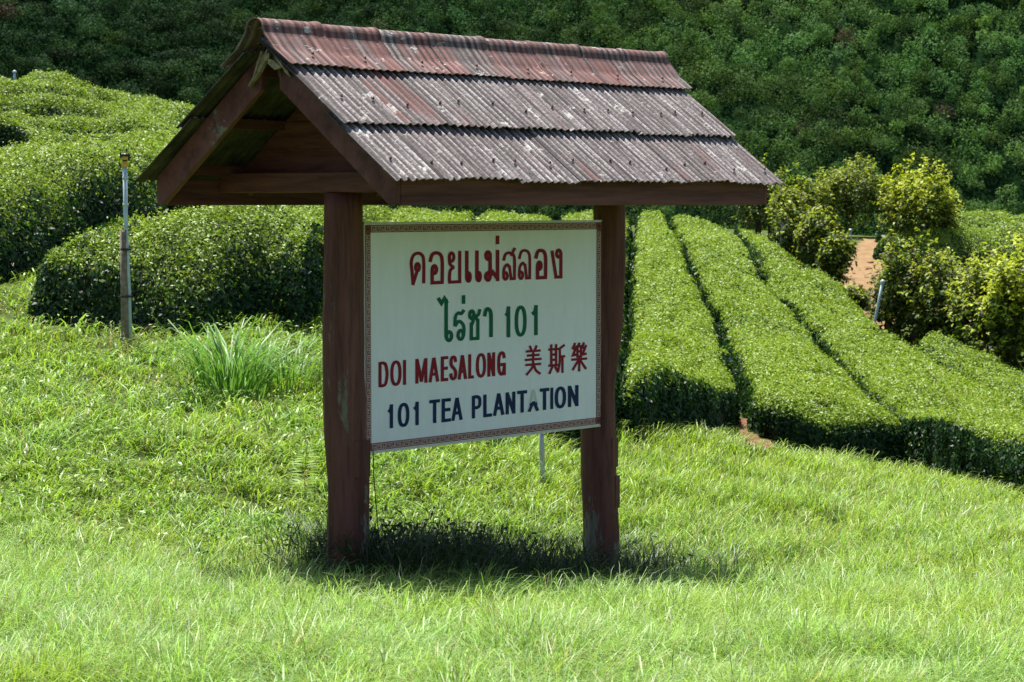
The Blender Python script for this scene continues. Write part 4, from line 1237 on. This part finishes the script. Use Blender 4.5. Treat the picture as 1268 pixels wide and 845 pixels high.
for side in (-1, 1):           # purlins under the sheets
    for s in (0.16, 0.52, 0.86):
        p = slope_pt(0, SL * s, side, -0.03)
        bm = bmesh.new(); add_box(bm, XR0 + 0.142, XR1 - 0.118, p[1] - 0.02, p[1] + 0.02, p[2] - 0.045, p[2] + 0.012)
        bm_obj("purlin", bm, M['board_x'], sign)
    for xc in (-1.23 + .10, 0.0, 1.23 - .1):
        slope_board("rafter", xc - 0.02, xc + 0.02, side, 0.04, SL * 0.93, 0.10, -0.05, M['barge'])
bm = bmesh.new(); add_box(bm, XR0 + 0.145, XR1 - 0.05, -0.022, 0.022, ZR - 0.13, ZR + 0.028)
bm_obj("ridge_beam", bm, M['raw'], sign)
# splintered timber at the near gable's peak
rd = random.Random(5)
for k in range(9):
    side = -1 if k % 2 else 1
    s0 = rd.uniform(0.02, 0.12); ln = rd.uniform(0.10, 0.22)
    a = Vector(slope_pt(XR0 + rd.uniform(0.06, 0.10), s0, side, -0.02 - rd.uniform(0, .05)))
    b = Vector(slope_pt(XR0 + rd.uniform(0.05, 0.09), s0 + ln, side, -0.02 - rd.uniform(0.0, .10)))
    w = rd.uniform(0.012, 0.03)
    bm = bmesh.new()
    add_prism(bm, [a, a + Vector((0, 0, -w)), (a + b) / 2 + Vector((0, 0, -w * 1.3)), b, (a + b) / 2 + Vector((0, 0, w * .4))], Vector((0.012 + 0.012 * rd.random(), 0, 0)))
    bm_obj("splinter", bm, M['raw'], sign)
# loose wire beside the near post
bm = bmesh.new()
wx = -1.23 + 0.135
add_tube(bm, [(wx, -0.09, BZ0 + 0.02), (wx - .004, -0.10, BZ0 - 0.15), (wx + .012, -0.10, 0.35), (wx + 0.03, -0.11, 0.10)], 0.0035, 5)
bm_obj("wire", bm, M['black'], sign)

# ------------------------------------------------------------------ grass
hedge_polys = []
for nm_pts in (): pass
def in_front_grass(X, Y):
    """True where meadow grass grows (in front of the hedges)"""
    px = X / Y * F_PX + PW / 2
    lim = np.interp(px, EX, EY)
    c_ = soil_poly.mean(0); clear = ((X - c_[0]) / 0.42) ** 2 + ((Y - c_[1] + 0.5) / 1.0) ** 2 < 1.0
    return (Y < lim) & ~clear
edge_px = [(-250, 350), (-60, 350), (0, 352), (30, 395), (90, 412), (200, 416), (320, 394), (400, 372), (470, 362), (520, 452 + 60), (700, 505), (770, 512), (840, 530), (913, 548), (1000, 570), (1116, 592), (1135, 568), (1200, 590), (1268, 612), (1400, 640), (1600, 670)]
EX = np.array([p[0] for p in edge_px], float); EY = np.array([hit(p[0], p[1], 0)[1] for p in edge_px]) + np.where((EX > 60) & (EX < 480), 0.0, 0.35) + np.where(EX < 60, 3.5, 0.0)

def blades(X, Y, hgt, wid, bend, col, name, label, droop=0.0, az=None):
    n = len(X)
    z = gz(X, Y)
    az = rng.uniform(0, 2 * math.pi, n) if az is None else az
    face = az + math.pi / 2 + rng.normal(0, 0.5, n)
    d = np.stack([np.cos(az), np.sin(az), np.zeros(n)], -1)
    sd = np.stack([np.cos(face), np.sin(face), np.zeros(n)], -1)
    b = np.stack([X, Y, z - 0.015], -1)
    H, Wd, Bd = hgt[:, None], wid[:, None], bend[:, None]
    up = np.array([0, 0, 1.0])
    p1 = b + up * H * 0.5 + d * H * Bd * 0.22
    p2 = b + up * H * (0.86 - 0.25 * np.clip(Bd, 0, 1.5) * 0.5) + d * H * Bd * 0.62
    p3 = b + up * H * (1.0 - 0.55 * np.clip(Bd, 0, 1.5) * 0.6 - droop) + d * H * Bd * 1.05
    V = np.empty((n, 7, 3))
    V[:, 0] = b - sd * Wd * .5; V[:, 1] = b + sd * Wd * .5
    V[:, 2] = p1 - sd * Wd * .46; V[:, 3] = p1 + sd * Wd * .46
    V[:, 4] = p2 - sd * Wd * .30; V[:, 5] = p2 + sd * Wd * .30
    V[:, 6] = p3
    i = np.arange(n)[:, None] * 7
    Q = np.concatenate([i + np.array([[0, 1, 3, 2]]), i + np.array([[2, 3, 5, 4]])])
    T = i + np.array([[4, 5, 6]])
    o = np_mesh(name, V.reshape(-1, 3), Q, T, [M['grass']], col=np.repeat(col, 7, axis=0))
    if label: tag(o, label, "grass", kind="stuff")
    return o

def meadow():
    N = 640000
    # density ~ 1/Y^2 so that blades are evenly spread in view
    u = rng.random(N)
    y0, y1 = 7.6, 31.0
    Y = 1 / (1 / y0 + u * (1 / y1 - 1 / y0))
    X = Y * rng.uniform(-0.31, 0.31, N)
    k = in_front_grass(X, Y)
    X, Y = X[k], Y[k]
    # tussocks: pull blades together
    cl = fbm(X * 5.0, Y * 5.0, 2)
    big = fbm(X * 0.55 + 5, Y * 0.55, 3)
    med = fbm(X * 1.7 + 9, Y * 1.7, 3)
    k = rng.random(len(X)) < 0.16 + 1.0 * sstep(0.32, 0.68, cl)
    lf = sstep(1.5, -1.5, X) * sstep(13.8, 15.5, Y)
    k &= rng.random(len(X)) > 0.25 * lf + 0.22 * (1 - sstep(10.5, 13.0, Y))
    X, Y, cl, big, med = X[k], Y[k], cl[k], big[k], med[k]
    n = len(X)
    left = sstep(1.5, -1.5, X) * sstep(13.8, 15.5, Y)          # broad-bladed lush slope at left
    near = 1 - sstep(11.0, 14.5, Y)                              # long pale grass in front
    h = (0.055 + 0.17 * cl) * (1 + 0.5 * near) * rng.uniform(0.5, 1.5, n) + 0.05 * sstep(.5, .8, med)
    w = (0.0040 + 0.0085 * left * rng.random(n) ** 1.5) * np.maximum(1, Y / 12) * rng.uniform(0.7, 1.4, n)
    bend = rng.uniform(0.25, 1.15, n) + 0.5 * left * rng.random(n)
    h = h * (1 - 0.25 * left)
    r1 = rng.random((n, 1))
    lush = np.array([0.215, 0.350, 0.034]); pale = np.array([0.255, 0.430, 0.088]); yel = np.array([0.285, 0.420, 0.045]); dry = np.array([0.46, 0.42, 0.20])
    m1 = np.clip(left * 0.55 + 0.9 * (med - 0.42), 0, 1)[:, None]
    c = yel * (1 - m1) + lush * m1
    mp = np.clip(near * 0.5 + 1.5 * (big - 0.5) + 1.3 * (med - 0.5), 0, 1)[:, None]
    c = c * (1 - mp) + pale * mp
    c = c * (0.34 + 1.2 * r1)
    isdry = (rng.random(n) < 0.05 + 0.10 * sstep(.55, .8, big))[:, None]
    c = np.where(isdry, dry * (0.6 + 0.6 * r1), c)
    az = rng.uniform(0, 2 * math.pi, n)
    wind = rng.random(n) < 0.4
    az = np.where(wind, rng.normal(-0.3, 0.7, n), az)
    blades(X, Y, h, w, bend, c, "meadow_grass", "bright yellow-green meadow grass covering the slope around the sign", az=az)
    # long arching blades in loose clumps over the lower meadow
    nc = 4200
    u = rng.random(nc); Yc = 1 / (1 / 7.6 + u * (1 / 21.0 - 1 / 7.6)); Xc = Yc * rng.uniform(-0.29, 0.29, nc)
    k = in_front_grass(Xc, Yc) & (rng.random(nc) < 0.25 + 0.75 * (1 - sstep(11.5, 15, Yc)))
    Xc, Yc = Xc[k], Yc[k]
    per = rng.integers(8, 30, len(Xc)); idx = np.repeat(np.arange(len(Xc)), per); n = len(idx)
    rr = rng.uniform(0.04, 0.16, len(Xc))[idx]
    X = Xc[idx] + rng.normal(0, 1, n) * rr; Y = Yc[idx] + rng.normal(0, 1, n) * rr
    az = np.arctan2(Y - Yc[idx], X - Xc[idx]) + rng.normal(0, 0.6, n)
    hc = rng.uniform(0.12, 0.36, len(Xc))[idx]
    tone = rng.random(len(Xc))[idx][:, None]
    c = (np.array([0.33, 0.50, 0.17]) * tone + np.array([0.17, 0.34, 0.06]) * (1 - tone)) * (0.55 + 0.8 * rng.random((n, 1)))
    blades(X, Y, hc * rng.uniform(0.5, 1.1, n), rng.uniform(0.0040, 0.0105, n), rng.uniform(0.45, 1.4, n), c, "long_grass", "long pale grass blades arching over the foreground meadow", az=az)
meadow()

# big tuft, side clumps
def tuft(px, py, n, hmax, spread, label, c0, name="grass_tuft", wmin=0.010, seed=0, group="coarse grass tufts in the meadow"):
    g = hit(px, py, 0)
    X = g[0] + rng.normal(0, spread * 0.35, n); Y = g[1] + rng.normal(0, spread * 0.35, n)
    az = np.arctan2(Y - g[1], X - g[0]) + rng.normal(0, 0.5, n)
    h = hmax * rng.uniform(0.45, 1.0, n)
    c = np.array(c0) * (0.6 + 0.75 * rng.random((n, 1)))
    o = blades(X, Y, h, rng.uniform(wmin, wmin * 1.7, n), rng.uniform(0.35, 1.6, n), c, name, None, az=az)
    tag(o, label, "grass tuft", group)
tuft(284, 492, 260, 0.92, 0.42, "large coarse green tuft left of the near post", (0.13, 0.28, 0.05), wmin=0.011)
tuft(352, 480, 200, 0.62, 0.6, "looser green tuft between large tuft and near post", (0.17, 0.32, 0.06))
tuft(150, 440, 60, 0.45, 0.35, "dry stalky tuft at the sprinkler pole's foot", (0.22, 0.20, 0.08), wmin=0.006)
tuft(880, 556, 80, 0.35, 0.5, "ragged grass tuft beside the red soil patch", (0.12, 0.2, 0.03), wmin=0.008)

# shaded weeds between and around the posts
def weeds():
    n = 11000
    u = rng.uniform(-1.55, 1.9, n); v = rng.normal(-0.12, 0.36, n)
    dens = np.where(np.abs(u + 0.55) < 0.75, 1.0, 0.45)
    k = rng.random(n) < dens
    u, v = u[k], v[k]; n = len(u)
    XY = ROOT_XY + u[:, None] * DU + v[:, None] * DN * -1
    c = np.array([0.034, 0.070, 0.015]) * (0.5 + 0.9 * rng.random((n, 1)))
    h = rng.uniform(0.14, 0.55, n) * np.where(np.abs(u + .5) < .8, 1.1, 0.75)
    V1 = (XY[:, 0], XY[:, 1])
    # broad leaves on wiry stems
    ms = 620
    us = np.clip(np.where(rng.random(ms) < 0.6, rng.normal(-0.62, 0.45, ms), rng.uniform(-1.5, 1.7, ms)), -1.5, 1.7); vs0 = rng.normal(-0.03, 0.26, ms)
    sxy = ROOT_XY + us[:, None] * DU - vs0[:, None] * DN
    sh = rng.uniform(0.15, 0.56, ms) * (0.62 + 0.38 * np.exp(-((us + 0.6) / 0.6) ** 2)); sl = rng.normal(0, 0.35, (ms, 2))
    V1 = (np.concatenate([V1[0], sxy[:, 0]]), np.concatenate([V1[1], sxy[:, 1]]))
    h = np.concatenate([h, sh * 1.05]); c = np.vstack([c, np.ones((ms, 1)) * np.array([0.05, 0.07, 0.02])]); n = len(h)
    wi = np.repeat(np.arange(ms), 15); m = len(wi)
    tt = rng.uniform(0.15, 1.0, m)
    P = np.stack([sxy[wi, 0] + sl[wi, 0] * sh[wi] * tt ** 1.5, sxy[wi, 1] + sl[wi, 1] * sh[wi] * tt ** 1.5, sh[wi] * tt], -1)
    P[:, :2] += rng.normal(0, 0.022, (m, 2)); P[:, 2] += gz(P[:, 0], P[:, 1])
    Vl, Ql = leaf_cloud(P, np.array([0, -0.2, 0.8]) + rng.normal(0, .6, (m, 3)), rng.uniform(0.022, 0.062, m), 0.34)
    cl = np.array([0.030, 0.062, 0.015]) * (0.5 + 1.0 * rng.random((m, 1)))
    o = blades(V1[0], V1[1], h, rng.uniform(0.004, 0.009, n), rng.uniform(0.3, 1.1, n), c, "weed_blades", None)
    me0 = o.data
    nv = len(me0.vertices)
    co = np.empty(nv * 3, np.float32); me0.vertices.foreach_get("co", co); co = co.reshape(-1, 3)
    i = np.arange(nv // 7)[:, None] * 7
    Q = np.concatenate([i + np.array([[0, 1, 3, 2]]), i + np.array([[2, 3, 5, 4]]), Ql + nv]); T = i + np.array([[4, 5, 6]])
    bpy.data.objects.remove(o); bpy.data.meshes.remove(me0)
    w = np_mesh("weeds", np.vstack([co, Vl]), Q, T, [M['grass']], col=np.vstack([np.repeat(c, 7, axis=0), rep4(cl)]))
    tag(w, "tangle of dark leafy weeds in the shade under the sign board", "weeds", kind="stuff")
weeds()

def broadleaf():
    n = 26000
    Y = rng.uniform(13.5, 24.5, n); X = Y * rng.uniform(-0.29, 0.05, n)
    k = in_front_grass(X, Y) & (rng.random(n) < sstep(0.42, 0.62, fbm(X * 1.3 + 70, Y * 1.3, 3)) * sstep(1.0, -1.5, X + 0.25 * (Y - 17)))
    X, Y = X[k], Y[k]; n = len(X)
    P = np.stack([X, Y, gz(X, Y) + rng.uniform(0.03, 0.20, n)], -1)
    V, Q = leaf_cloud(P, np.array([0, -.1, 0.9]) + rng.normal(0, .5, (n, 3)), rng.uniform(0.025, 0.06, n), 0.36)
    c = np.array([0.17, 0.31, 0.034]) * (0.5 + 0.9 * rng.random((n, 1)))
    tag(np_mesh("meadow_herbs", V, Q, mats=[M['grass']], col=rep4(c)), "low broad leaved herbs mixed into the grass on the left slope", "herbs", kind="stuff")
broadleaf()

# fern frond, litter
def fern():
    g = hit(374, 622, 0)
    root = empty("fern", (g[0], g[1], float(gz(g[0], g[1])) + 0.03))
    tag(root, "single yellow-green fern frond left of the near post", "fern")
    P, N, S, T = [], [], [], []
    L = 0.46
    pts = []
    for i in range(22):
        t = i / 21
        x, z = 0.02 + 0.03 * t * t, L * (t - 0.12 * t * t)
        pts.append((x, -0.04 * t, z))
        wd = 0.145 * math.sin(math.pi * min(1, 0.18 + 0.82 * t)) * (1 - 0.35 * t)
        for sd in (-1, 1):
            P.append((x + sd * wd * 0.5, -0.04 * t - 0.01, z + wd * 0.18)); N.append((0.25 * sd + random.uniform(-.2, .2), -0.6 + random.uniform(-.2, .2), 0.8)); S.append(max(0.015, wd)); T.append((sd, 0.15 * random.uniform(-1, 1), random.uniform(0.35, 0.7)))
    bm = bmesh.new(); add_tube(bm, [(0, 0, -0.03)] + pts, 0.003, 5); 
    st = bm_obj("stem", bm, M['fern_stem'], root)
    V, Q = leaf_cloud(np.array(P), np.array(N), np.array(S), 0.17, 0.04, np.array(T, float))
    c = np.array([0.23, 0.37, 0.030]) * rng.uniform(0.7, 1.25, (len(P), 1))
    np_mesh("leaflets", V, Q, mats=[M['leaf']], col=rep4(c), parent=root)
fern()
def litter():
    g = hit(202, 684, 0)
    bm = bmesh.new()
    vs_ = [bm.verts.new(p) for p in ((-.03, 0, .0), (0.0, -.02, .012), (.035, 0, .004), (.03, .03, .014), (-.005, .025, .002), (-.03, .03, .012))]
    bm.faces.new((vs_[0], vs_[1], vs_[4], vs_[5])); bm.faces.new((vs_[1], vs_[2], vs_[3], vs_[4]))
    o = bm_obj("paper_scrap", bm, M['paper'])
    o.location = (g[0], g[1], float(gz(g[0], g[1])) + 0.10)
    tag(o, "crumpled scrap of white paper lying in the grass at left", "litter")
litter()
print("verts", sum(len(o.data.vertices) for o in scene.objects if o.type == 'MESH'))
